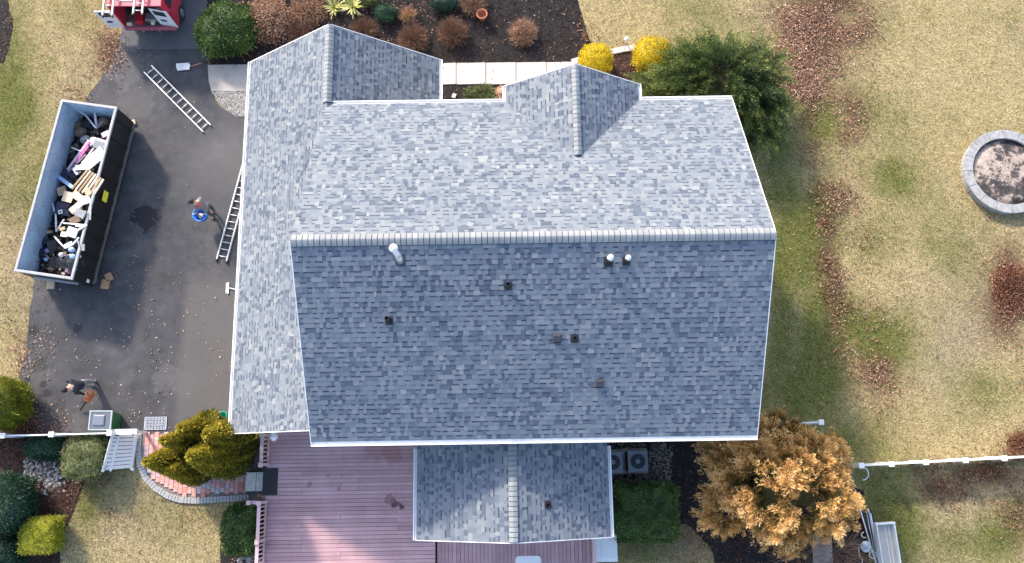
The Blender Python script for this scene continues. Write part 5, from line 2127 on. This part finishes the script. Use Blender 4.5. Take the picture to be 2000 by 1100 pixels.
q = P(304, 827, .03)
mat_t = thing('metal_mat', 'silver metal scroll grille mat at the top of the brick path', 'mat', q, YAW)
mb = MB()
mb.box((0, 0, 0), (.86, .5, .012))
mb.build('mat_base', M['rubber'], mat_t)
silv = simple('polished_scroll', (.78, .78, .78), .25, .5, var=.1)
mb = MB()
for s in (-1, 1):
    bar(mb, (-.42, s * .235, .016), (.42, s * .235, .016), .02, .016)
    bar(mb, (s * .42, -.225, .016), (s * .42, .225, .016), .02, .016)
mb.build('mat_frame', silv, mat_t, 'stuff')
mb = MB()
for i in range(7):
    for j in range(4):
        cx, cy = -.36 + i * .12, -.165 + j * .11
        for k in range(2):
            r_ = .05 if k == 0 else .026
            for a_ in range(8):
                t0, t1 = a_ * .785, (a_ + 1) * .785
                bar(mb, (cx + r_ * math.cos(t0), cy + r_ * math.sin(t0), .016), (cx + r_ * math.cos(t1), cy + r_ * math.sin(t1), .016), .013, .01)
mb.build('scrollwork', silv, mat_t, 'stuff')

o = tag(MB().lathe([(.001, .02), (.13, .02), (.17, .34), (.155, .34), (.12, .04), (.001, .04)], (0, 0, 0), 18).build('bucket', simple('teal_plastic', (.05, .55, .42), .45, var=.06)),
        'teal green bucket half hidden under the garage corner', 'bucket')
o.location = P(440, 813, .02)

# ================================================================== SMALL GARDEN THINGS
o = tag(MB().lathe([(.001, .0), (.14, 0), (.21, .36), (.235, .36), (.24, .43), (.195, .43), (.19, .36), (.15, .2), (.001, .2)], (0, 0, 0), 26).build('flower_pot', M['terracotta']),
        'empty terracotta flower pot standing on the dark mulch', 'pot')
o.location = P(942, 37, .02)
q = P(1221, 86, 0)
pl_ = thing('path_light', 'small white path light on a stake at the curved kerb', 'lamp', q)
mb = MB()
mb.tube((0, 0, 0), (0, 0, .42), .03, .03, 8)
mb.build('stake', M['white'], pl_)
mb = MB()
mb.lathe([(.001, .52), (.1, .46), (.11, .43), (.04, .42)], (0, 0, 0), 14)
mb.build('lamp_cap', M['white'], pl_)
mb = MB()
mb.box((0, 0, .03), (.17, .2, .06)).bevel(.01, 1)
o = tag(mb.build('stone_tile', M['concrete_pale']), 'small square pale tile lying in the bed near the walk', 'tile')
o.location = P(887, 188, .02)
o.rotation_euler = (0, 0, -.35)

acm = simple('ac_casing', (.15, .18, .22), .5, .2, var=.12)
acd = simple('ac_dark', (.012, .014, .02), .8, var=.2)
for k, (px, py, lb) in enumerate(((1246, 901, 'grey square air conditioner standing free beside the sunroom roof'), (1197, 903, 'air conditioner half hidden by the sunroom gutter'))):
    q = P(px, py, .82)
    t = thing('air_conditioner', lb, 'air conditioner', (q.x, q.y, .04), YAW, 'air conditioners behind the house')
    mb = MB()
    mb.box((0, 0, .37), (.74, .74, .7)).bevel(.05, 3)
    mb.build('casing', acd, t)
    mb = MB()
    mb.box((0, 0, .74), (.76, .8, .06)).bevel(.025, 2)
    tp = mb.build('top_plate', acm, t)
    mb = MB()
    mb.tube((0, 0, .76), (0, 0, .785), .28, .28, 26)
    fan = mb.build('fan_opening', acd, t)
    mb = MB()
    for r_ in (.17, .25):
        n_ = 22
        for a_ in range(n_):
            t0, t1 = a_ * 2 * math.pi / n_, (a_ + 1) * 2 * math.pi / n_
            bar(mb, (r_ * math.cos(t0), r_ * math.sin(t0), .788), (r_ * math.cos(t1), r_ * math.sin(t1), .788), .008, .008)
    mb.build('grille', acm, fan, 'stuff')
    mb = MB()
    mb.tube((0, 0, .78), (0, 0, .8), .1, .09, 16)
    mb.build('fan_hub', acm, fan)
    mb = MB()
    mb.box((0, 0, -.02), (.95, .95, .05))
    mb.build('pad', M['concrete'], t)
o = tag(MB().lathe([(.001, .55), (.17, .55), (.2, .5), (.18, .02), (.001, .02)], (0, 0, 0), 18).build('black_pail', M['black']), 'black pail beside the air conditioner under the eave', 'pail')
o.location = P(1274, 872, .02)

# white storage box beyond the sunroom corner, rounded white table on the lower deck
q = P(1184, 1071, .85)
bx = thing('storage_box', 'white storage box with a framed lid beside the lower deck', 'box', (q.x, q.y, 0), YAW)
mb = MB()
mb.box((0, 0, .42), (.74, .88, .84)).bevel(.01, 1)
mb.build('box_body', M['white_worn'], bx)
mb = MB()
mb.box((0, 0, .87), (.8, .94, .05)).bevel(.012, 2)
ld = mb.build('box_lid', M['white'], bx)
mb = MB()
mb.box((.07, .02, .905), (.5, .7, .02)).bevel(.006, 1)
mb.build('lid_panel', M['white_worn'], ld)
q = P(1032, 1112, dz2 + .75)
tb = thing('patio_table', 'white round cornered table on the lower pink deck', 'table', (q.x, q.y, dz2), YAW)
mb = MB()
poly = []
for cx, cy, a0 in ((.33, .33, 0), (-.33, .33, 90), (-.33, -.33, 180), (.33, -.33, 270)):
    for k in range(5):
        a_ = math.radians(a0 + k * 22.5)
        poly.append((cx + .13 * math.cos(a_), cy + .13 * math.sin(a_)))
mb.prism(poly, .71, .76)
mb.bevel(.01, 2)
mb.build('table_top', M['white'], tb)
for sx in (-1, 1):
    for sy in (-1, 1):
        mb = MB()
        mb.tube((sx * .3, sy * .3, .71), (sx * .36, sy * .36, 0), .03, .02, 8)
        mb.build('leg', M['white'], tb)

# ---- clutter below the big conifer
mb = MB()
mb.prism([tuple(P(x, y, 0)[:2]) for x, y in ((1586, 1042), (1622, 1036), (1628, 1140), (1588, 1140))], 0, .07)
tag(mb.build('paving_slab', M['concrete']), 'long grey paving slab under bare twigs below the orange conifer', 'slab')
q = P(1720, 1080, 0)
cart = thing('garden_cart', 'long beige garden cart with white ribbed rim at the lower right', 'cart', (q.x, q.y, 0), math.radians(4))
beige = simple('cart_beige', (.42, .4, .36), .7, var=.12, scale=3)
mb = MB()
mb.box((0, -.35, .55), (.62, 2.9, .06))
mb.build('bed', beige, cart)
for s, nm in ((1, 'side_panel'), (-1, 'side_panel')):
    mb = MB()
    mb.box((s * .33, -.35, .68), (.035, 2.94, .3))
    mb.build(nm, M['white_worn'], cart)
for s in (-.1, .1):
    mb = MB()
    mb.box((.12 + s * .6, -.35, .592), (.03, 2.8, .02))
    mb.build('rib', M['white_worn'], cart)
mb = MB()
mb.box((0, 1.13, .68), (.74, .07, .3)).bevel(.02, 2)
mb.build('end_panel', M['white_worn'], cart)
for s in (-1, 1):
    mb = MB()
    mb.tube((s * .36, -.6, .28), (s * .46, -.6, .28), .28, .28, 20)
    w_ = mb.build('wheel', M['black'], cart)
    mb = MB()
    mb.tube((s * .355, -.6, .28), (s * .465, -.6, .28), .12, .12, 14)
    mb.build('hub', M['steel'], w_)
mb = MB()
mb.box((0, -.6, .28), (.7, .06, .06))
mb.build('axle', M['steel'], cart)
for k, (x0, y0, x1, y1, c_, lb) in enumerate(((1679, 992, 1712, 1104, 'white', 'thin white pole beside the beige cart, leftmost of the long poles'),
                                              (1696, 994, 1722, 1130, 'blue', 'light blue pole beside the beige cart'),
                                              (1700, 1002, 1727, 1140, 'white', 'second white pole tight against the beige cart'),
                                              (1693, 1004, 1716, 1120, 'silver', 'grey pole between the white and blue poles'))):
    a, b_ = P(x0, y0, .35), P(x1, y1, .5)
    c0 = (a + b_) / 2
    mb = MB()
    mb.tube(a - c0, b_ - c0, .022, .022, 8)
    o = tag(mb.build('pole', CM[c_]), lb, 'pole', 'long poles beside the cart')
    o.location = c0


def hoop(px, py, z, R, r, mat, label, name='hoop', cat='ring', a0=0, a1=2 * math.pi):
    mb = MB()
    n_ = 22
    pts = [(R * math.cos(a0 + (a1 - a0) * i / n_), R * math.sin(a0 + (a1 - a0) * i / n_), .01 * math.sin(i)) for i in range(n_ + 1)]
    mb.path(pts, r, 6)
    o = tag(mb.build(name, mat), label, cat)
    o.location = P(px, py, z)
    return o


hoop(1705, 1084, .3, .13, .022, M['white'], 'small white ring hanging on the poles beside the cart')
hoop(1688, 1045, .25, .1, .025, CM['cream'], 'small beige ring on the ground left of the poles')
hoop(1684, 925, .3, .24, .02, M['white'], 'white hose loop just below the right fence beside the orange conifer', 'hose', 'hose', -1.6, 1.7)
q = P(1670, 1062, 0)
lamp = thing('garden_lamp', 'round mottled grey garden lamp on a white pole below the orange conifer', 'lamp', q)
mb = MB()
mb.tube((0, 0, 0), (0, 0, .95), .02, .02, 8)
mb.build('lamp_pole', M['white'], lamp)
mb = MB()
mb.lathe([(.001, 1.06), (.12, 1.03), (.2, .98), (.21, .95), (.14, .92), (.001, .9)], (0, 0, 0), 20)
mb.build('lamp_head', simple('mottled_lamp', (.42, .45, .48), .35, .3, var=.5, scale=9), lamp)
a, b_ = P(1676, 1068, .1), P(1682, 1104, .1)
mb = MB()
mb.path([Vector((0, 0, 0)), (b_ - a) * .55, (b_ - a) * .58 + Vector((.07, 0, 0)), (b_ - a) + Vector((.05, -.3, 0))], .022, 8)
o = tag(mb.build('pipe', M['white']), 'white crooked pipe on the ground below the garden lamp', 'pipe')
o.location = a
mb = MB()
mb.box((0, 0, .17), (.5, 1.0, .34)).bevel(.03, 2)
o = tag(mb.build('black_bin', M['black']), 'black plastic tub lying between the lamp and the poles', 'tub')
o.location = P(1690, 1020, .02)
o.rotation_euler = (0, 0, .25)

# ================================================================== VAN
vx0, vx1 = P(243, 54, .5).x, P(349, 54, .5).x
vy = P(296, 53, .5).y
vw = vx1 - vx0
van = thing('van', 'red van with both white lined rear doors open and ladders on its roof', 'van', ((vx0 + vx1) / 2, vy, .026))
red = simple('van_red', (.5, .035, .07), .3, var=.08, scale=2, bmp=0)
pinkred = simple('bumper_red', (.36, .09, .12), .5, var=.15)
VL = 5.0
hw = vw / 2
for s in (-1, 1):
    mb = MB()
    prof = [(0, .45), (VL - 1.3, .45), (VL, .45), (VL + .02, 1.0), (VL - .9, 1.15), (VL - 1.6, 2.08), (0, 2.08)]
    a_ = [mb.bm.verts.new((s * (hw - .06 * (z > 1.9)), y, z)) for y, z in prof]
    b_ = [mb.bm.verts.new((s * (hw - .07 - .06 * (z > 1.9)), y, z)) for y, z in prof]
    mb.bm.faces.new(a_)
    mb.bm.faces.new(list(reversed(b_)))
    for i in range(7):
        mb.bm.faces.new((a_[i], a_[(i + 1) % 7], b_[(i + 1) % 7], b_[i]))
    sd = mb.build('body_side', red, van)
    for y0, y1 in ((.35, 1.5), (1.65, 2.75), (2.95, 3.7)):
        mb = MB()
        mb.box((s * (hw + .003), (y0 + y1) / 2, 1.62), (.02, y1 - y0, .5))
        mb.build('side_window', M['glass'], sd)
    mb = MB()
    mb.box((s * (hw + .004), .18, 1.2), (.02, .09, .34))
    mb.build('tail_light', simple('tail_red', (.5, .02, .03), .3), sd)
    for y in (.75, 3.95):
        mb = MB()
        mb.tube((s * (hw - .2), y, .33), (s * (hw + .03), y, .33), .33, .33, 24)
        w_ = mb.build('wheel', M['rubber'], van)
        mb = MB()
        mb.tube((s * (hw + .02), y, .33), (s * (hw + .045), y, .33), .18, .16, 16)
        mb.build('hub', M['steel'], w_)
mb = MB()
mb.box((0, (VL - 1.65) / 2, 2.1), (vw - .13, VL - 1.65, .05)).bevel(.02, 2)
roofv = mb.build('roof', simple('van_roof_red', (.52, .08, .12), .35, var=.1), van)
mb = MB()
mb.box((-.35, .42, 2.14), (.5, .42, .03))
mb.build('roof_panel', M['white_worn'], roofv)
mb = MB()
mb.quad((-hw + .1, VL - .9, 1.15), (hw - .1, VL - .9, 1.15), (hw - .14, VL - 1.62, 2.06), (-hw + .14, VL - 1.62, 2.06))
mb.build('windscreen', M['glass'], van)
mb = MB()
mb.box((0, VL - .45, 1.05), (vw - .15, .95, .12), Matrix.Rotation(math.radians(-9), 3, 'X'))
mb.build('bonnet', red, van)
mb = MB()
mb.box((0, VL - .02, .72), (vw - .14, .06, .55))
mb.build('grille', M['black'], van)
mb = MB()
mb.box((0, VL / 2 - .4, .52), (vw - .14, VL - 1.2, .06))
mb.build('cargo_floor', simple('van_floor', (.16, .11, .08), .8, var=.3, scale=5), van)
mb = MB()
mb.box((0, 2.9, 1.25), (vw - .14, .04, 1.5))
mb.build('bulkhead', M['black'], van)
mb = MB()
mb.box((0, -.07, .5), (vw - .1, .16, .16)).bevel(.04, 3)
mb.build('rear_bumper', pinkred, van)
for x in (-.35, .35):
    mb = MB()
    mb.box((x, -.16, .43), (.06, .1, .12))
    mb.build('tow_loop', M['steel'], van)


def van_door(hx, hy, ang, wd, label):
    """door hinged at hx, hy; ang is the direction its free edge points"""
    d = Vector((math.cos(ang), math.sin(ang), 0))
    nrm_ = Vector((d.y, -d.x, 0))
    if nrm_.y > 0:
        nrm_ = -nrm_
    h0 = Vector((hx, hy, 0))

    def dp(u, z, o=0):
        return h0 + d * u + nrm_ * o + Vector((0, 0, z))
    mb = MB()
    bar(mb, dp(0, 1.12), dp(wd, 1.12), .05, 1.3)
    mb.bevel(.02, 2)
    dr = mb.build('rear_door', M['white'], van)
    if label:
        dr['label'] = label
    mb = MB()
    bar(mb, dp(.12, 1.52, .03), dp(wd - .12, 1.52, .03), .012, .34)
    mb.build('door_window', M['glass'], dr)
    mb = MB()
    bar(mb, dp(wd * .4, .98, .035), dp(wd * .72, .98, .035), .03, .12)
    mb.build('door_latch', simple('latch_blue', (.03, .07, .12), .5), dr)
    mb = MB()
    bar(mb, dp(.1, .7, .03), dp(wd - .1, .7, .03), .01, .2)
    mb.build('door_pocket', M['white_worn'], dr)


van_door(-hw, .0, math.radians(182), .66, 'left rear door with dark window')
van_door(hw, -.04, math.radians(180 - 12), .76, 'right rear door with dark window')
# things lying in the cargo space
for x, y, s, mt, nm, lb in ((-.42, .3, (.3, .5, .25), simple('toolbox_red', (.5, .02, .03), .4), 'tool_box', 'red tool box inside the open back of the van'),
                            (.05, .35, (.5, .34, .18), CM['silver'], 'metal_case', 'grey metal case on the floor of the open van'),
                            (.42, .5, (.3, .5, .3), CM['card'], 'cardboard_box', 'brown cardboard box inside the open van'),
                            (.1, .12, (.16, .14, .1), CM['cream'], 'paint_tin', 'small cream tin at the rear edge of the van floor')):
    mb = MB()
    mb.box((0, 0, 0), s).bevel(.015, 1)
    o = tag(mb.build(nm, mt), lb, nm.replace('_', ' '))
    o.location = van.location + Vector((x, y, .55 + s[2] / 2))

ladder('white ladder on the left of the red van roof sticking out over its open door', P(210, 30, 2.35), P(222, -90, 2.35), .4, 9, over=.12, group='ladders on the van roof')
ladder('shorter white ladder in the middle of the van roof', P(269, 26, 2.32), P(280, -70, 2.32), .38, 7, over=.12, group='ladders on the van roof')
rk = MB()
for y in (.5, 1.8, 3.0):
    rk.tube((-hw + .02, y, 2.2), (hw - .02, y, 2.2), .02, .02, 8)
rk.build('roof_bars', M['alu'], van, 'stuff')

# ================================================================== PEOPLE
SKIN = simple('skin', (.5, .31, .22), .6, var=.06, bmp=0)


def person(label, J, mats, hairmat, hands, holding=None, hat=False):
    """J: joint name -> (world point, radius); one skinned body, material by nearest bone"""
    order = ['pelvis', 'spine', 'chest', 'neck', 'head', 'crown', 'lsh', 'lel', 'lwr', 'rsh', 'rel', 'rwr',
             'lhip', 'lkn', 'lan', 'ltoe', 'rhip', 'rkn', 'ran', 'rtoe']
    E_ = [('pelvis', 'spine'), ('spine', 'chest'), ('chest', 'neck'), ('neck', 'head'), ('head', 'crown'), ('chest', 'lsh'), ('lsh', 'lel'), ('lel', 'lwr'),
          ('chest', 'rsh'), ('rsh', 'rel'), ('rel', 'rwr'), ('pelvis', 'lhip'), ('lhip', 'lkn'), ('lkn', 'lan'), ('lan', 'ltoe'),
          ('pelvis', 'rhip'), ('rhip', 'rkn'), ('rkn', 'ran'), ('ran', 'rtoe')]
    org = Vector(((J['lan'][0].x + J['ran'][0].x) / 2, (J['lan'][0].y + J['ran'][0].y) / 2, .02))
    t = thing('person', label, 'person', org)
    me = bpy.data.meshes.new('body')
    me.from_pydata([tuple(J[k][0] - org) for k in order], [(order.index(a), order.index(b)) for a, b in E_], [])
    o = bpy.data.objects.new('body_tmp', me)
    COL.objects.link(o)
    o.modifiers.new('s', 'SKIN')
    sk = me.skin_vertices[0].data
    for i, k in enumerate(order):
        r = J[k][1]
        sk[i].radius = r if isinstance(r, tuple) else (r, r)
        sk[i].use_root = (k == 'pelvis')
    md = o.modifiers.new('u', 'SUBSURF')
    md.levels = 2
    md.render_levels = 2
    dg = bpy.context.evaluated_depsgraph_get()
    dg.update()
    bme = bpy.data.meshes.new_from_object(o.evaluated_get(dg))
    bpy.data.objects.remove(o)
    bm = bmesh.new()
    bm.from_mesh(bme)
    segs = []
    for a, b in E_:
        part = {'head': 3, 'neck': 3, 'crown': 3}.get(b, None)
        if part is None:
            part = 2 if b in ('ltoe', 'rtoe') else (1 if b in ('lhip', 'rhip', 'lkn', 'rkn', 'lan', 'ran') else 0)
        segs.append((J[a][0] - org, J[b][0] - org, part))
    # hands: palm, four unequal bent fingers and a thumb
    for side, tgt in (('l', hands[0]), ('r', hands[1])):
        w = J[side + 'wr'][0] - org
        d = (tgt - org - w).normalized()
        s_ = d.cross(Vector((0, 0, 1)))
        s_ = s_.normalized() if s_.length > .1 else Vector((1, 0, 0))
        u_ = s_.cross(d)
        tmp = MB()
        tmp.bm.free()
        tmp.bm = bm
        n0 = len(bm.faces)
        R = Matrix((d, s_, u_)).transposed()
        tmp.box(w + d * .05, (.1, .08, .03), R)
        for k, fl in enumerate((.07, .08, .075, .06)):
            b0 = w + d * .095 + s_ * (-.03 + k * .02)
            b1 = b0 + d * fl * .55
            b2 = b1 + d * fl * .3 - u_ * fl * .4
            tmp.tube(b0, b1, .0095, .009, 6)
            tmp.tube(b1, b2, .009, .007, 6)
        b0 = w + d * .03 - s_ * .04
        tmp.tube(b0, b0 + d * .03 - s_ * .03 - u_ * .01, .011, .01, 6)
        tmp.tube(b0 + d * .03 - s_ * .03 - u_ * .01, b0 + d * .06 - s_ * .03 - u_ * .025, .01, .008, 6)
        bm.faces.ensure_lookup_table()
        for f in bm.faces[n0:]:
            f.material_index = 3
            f.tag = True
    for f in bm.faces:
        f.smooth = True
        if f.tag:
            continue
        c_ = f.calc_center_median()
        best, bi = 9, 0
        for a, b, p in segs:
            ab = b - a
            tt = max(0, min(1, (c_ - a).dot(ab) / max(ab.length_squared, 1e-6)))
            dd = (c_ - (a + ab * tt)).length
            if dd < best:
                best, bi = dd, p
        f.material_index = bi
    me2 = bpy.data.meshes.new('body')
    bm.to_mesh(me2)
    bm.free()
    link('body', me2, [mats[0], mats[1], mats[2], SKIN], t)
    # face and hair
    hc = (J['head'][0] + (J['crown'][0] - J['head'][0]) * .4) - org
    up = (J['crown'][0] - J['neck'][0]).normalized()
    fw = J['face'] - J['head'][0]
    fw = (fw - up * fw.dot(up)).normalized()
    sd = up.cross(fw)
    R = Matrix((fw, sd, up)).transposed()
    bm = bmesh.new()
    bmesh.ops.create_uvsphere(bm, u_segments=18, v_segments=12, radius=1)
    for v in bm.verts:
        q = Vector((v.co.x * .135, v.co.y * .118, v.co.z * .14))
        if v.co.x > .25 and v.co.z < .35:
            q *= .8
        if v.co.z < -.35:
            q *= .75
        v.co = hc + R @ (q + Vector((-.012, 0, .03)))
    for f in bm.faces:
        f.smooth = True
    mh = bpy.data.meshes.new('hair')
    bm.to_mesh(mh)
    bm.free()
    link('cap' if hat else 'hair', mh, hairmat, t)
    if hat:
        mb = MB()
        mb.box(hc + R @ Vector((.13, 0, .055)), (.11, .15, .015), R)
        mb.build('cap_peak', hairmat, t)
    mb = MB()
    mb.tube(hc + R @ Vector((.09, 0, .0)), hc + R @ Vector((.118, 0, -.025)), .008, .016, 8)
    mb.build('nose', SKIN, t)
    for s in (-1, 1):
        mb = MB()
        mb.box(hc + R @ Vector((.093, s * .034, .012)), (.012, .024, .011), R)
        mb.build('eye', M['white'], t)
        mb = MB()
        mb.box(hc + R @ Vector((-.005, s * .088, -.01)), (.03, .016, .055), R).bevel(.006, 1)
        mb.build('ear', SKIN, t)
    mb = MB()
    mb.box(hc + R @ Vector((.092, 0, -.055)), (.01, .045, .01), R)
    mb.build('mouth', simple('lips', (.35, .13, .11), .5), t)
    return t


denim = simple('denim', (.045, .065, .095), .9, var=.25, scale=12)
boots = simple('brown_boots', (.2, .095, .05), .7, var=.2)
gshirt = simple('grey_shirt', (.17, .17, .19), .9, var=.15, scale=10)
redsh = simple('red_shirt', (.5, .09, .1), .85, var=.15)
J = {'pelvis': (P(402, 406, .93), (.15, .13)), 'spine': (P(398, 403, 1.12), (.15, .12)), 'chest': (P(390, 398, 1.34), (.18, .13)),
     'neck': (P(381, 396, 1.5), .06), 'head': (P(377, 395, 1.56), .085), 'crown': (P(371, 393, 1.68), .08),
     'lsh': (P(391, 386, 1.38), .075), 'lel': (P(399, 398, 1.14), .055), 'lwr': (P(401, 411, .98), .035),
     'rsh': (P(383, 407, 1.36), .075), 'rel': (P(384, 417, 1.12), .055), 'rwr': (P(389, 421, .96), .035),
     'lhip': (P(408, 401, .88), .1), 'lkn': (P(413, 405, .5), .07), 'lan': (P(419, 413, .09), .05), 'ltoe': (P(413, 417, .05), .045),
     'rhip': (P(403, 412, .88), .1), 'rkn': (P(408, 417, .5), .07), 'ran': (P(420, 424, .09), .05), 'rtoe': (P(413, 428, .05), .045),
     'face': P(362, 400, 1.5)}
p1 = person('person in a grey top with red collar and dark jeans carrying a blue tub beside the leaning ladder', J,
            (gshirt, denim, boots), simple('dark_cap', (.03, .025, .03), .8), (P(400, 418, .9), P(392, 426, .9)), hat=True)
p1['label'] = 'person in grey top and dark jeans bending over a blue tub on the driveway'
mb = MB()
mb.lathe([(.07, -.03), (.11, -.07), (.14, -.15), (.12, -.17), (.09, -.12), (.06, -.05), (.07, -.03)], P(384, 397, 1.52) - p1.location, 16)
mb.build('red_collar', redsh, p1)
tubm = simple('tub_blue', (.02, .17, .6), .4, var=.08)
q = P(397, 424, .55)
o = tag(MB().lathe([(.001, .02), (.2, .02), (.27, .36), (.3, .36), (.3, .39), (.25, .39), (.19, .05), (.001, .05)], (0, 0, 0), 24).build('tub', tubm),
        'round blue tub held by the person in the grey top', 'tub')
o.location = q + Vector((0, 0, 0))
wb = bagthing(80, 490, .1, .08, 'white', 'white rag lying in the blue tub', 20, 'cloth', 'cloth')
wb.location = q + Vector((0, 0, .2))
mb = MB()
for i in range(10):
    a0, a1 = math.pi * i / 10, math.pi * (i + 1) / 10
    mb.tube((.29 * math.cos(a0), -.02, .38 + .16 * math.sin(a0)), (.29 * math.cos(a1), -.02, .38 + .16 * math.sin(a1)), .012, .012, 6)
hd_ = mb.build('handle', M['white'], o)

black = simple('black_hoodie', (.014, .017, .028), .9, var=.3, scale=10)
greyp = simple('grey_trousers', (.26, .26, .27), .9, var=.15, scale=10)
J = {'pelvis': (P(160, 751, .95), (.15, .13)), 'spine': (P(154, 752, 1.14), (.16, .13)), 'chest': (P(143, 755, 1.38), (.19, .15)),
     'neck': (P(135, 758, 1.5), .07), 'head': (P(130, 760, 1.56), .09), 'crown': (P(124, 762, 1.66), .09),
     'lsh': (P(139, 744, 1.42), .085), 'lel': (P(129, 743, 1.16), .06), 'lwr': (P(136, 748, .98), .035),
     'rsh': (P(148, 766, 1.38), .085), 'rel': (P(158, 768, 1.12), .06), 'rwr': (P(166, 771, .86), .035),
     'lhip': (P(163, 745, .9), .1), 'lkn': (P(174, 745, .5), .075), 'lan': (P(187, 745, .09), .05), 'ltoe': (P(181, 744, .05), .045),
     'rhip': (P(163, 756, .9), .1), 'rkn': (P(172, 755, .5), .075), 'ran': (P(184, 753, .09), .05), 'rtoe': (P(177, 755, .05), .045),
     'face': P(114, 766, 1.5)}
person('person in a black hooded jacket and grey trousers using an orange leaf blower', J, (black, greyp, boots),
       simple('black_hair', (.012, .012, .016), .8), (P(140, 752, .9), P(170, 774, .8)))
q = P(174, 773, .55)
lb_ = thing('leaf_blower', 'orange leaf blower with a black nozzle carried by the person in black', 'leaf blower', q)
org_ = simple('blower_orange', (.6, .13, .03), .4, var=.15)
bmm = bmesh.new()
bmesh.ops.create_uvsphere(bmm, u_segments=18, v_segments=12, radius=1)
for v in bmm.verts:
    k = 1 + .12 * math.sin(v.co.y * 5)
    v.co = rotz(-.35) @ Vector((v.co.x * .15 * k, v.co.y * .25, v.co.z * .15 * k))
for f in bmm.faces:
    f.smooth = True
me = bpy.data.meshes.new('housing')
bmm.to_mesh(me)
bmm.free()
link('housing', me, org_, lb_)
mb = MB()
e1 = P(157, 801, .12) - q
mb.tube((-.06, -.18, -.03), e1 * .55, .055, .045, 12)
mb.tube(e1 * .55, e1, .045, .03, 12)
mb.build('nozzle', M['black'], lb_)
mb = MB()
mb.path([Vector((.04, .14, .1)), Vector((.0, .1, .2)), Vector((-.04, -.08, .2)), Vector((-.04, -.14, .1))], .018, 8)
mb.build('handle', M['black'], lb_)
mb = MB()
mb.lathe([(.001, .0), (.08, .0), (.09, -.03), (.07, -.05)], (.02, .1, .16), 14)
mb.build('air_filter', simple('filter_tan', (.5, .25, .15), .6), lb_)
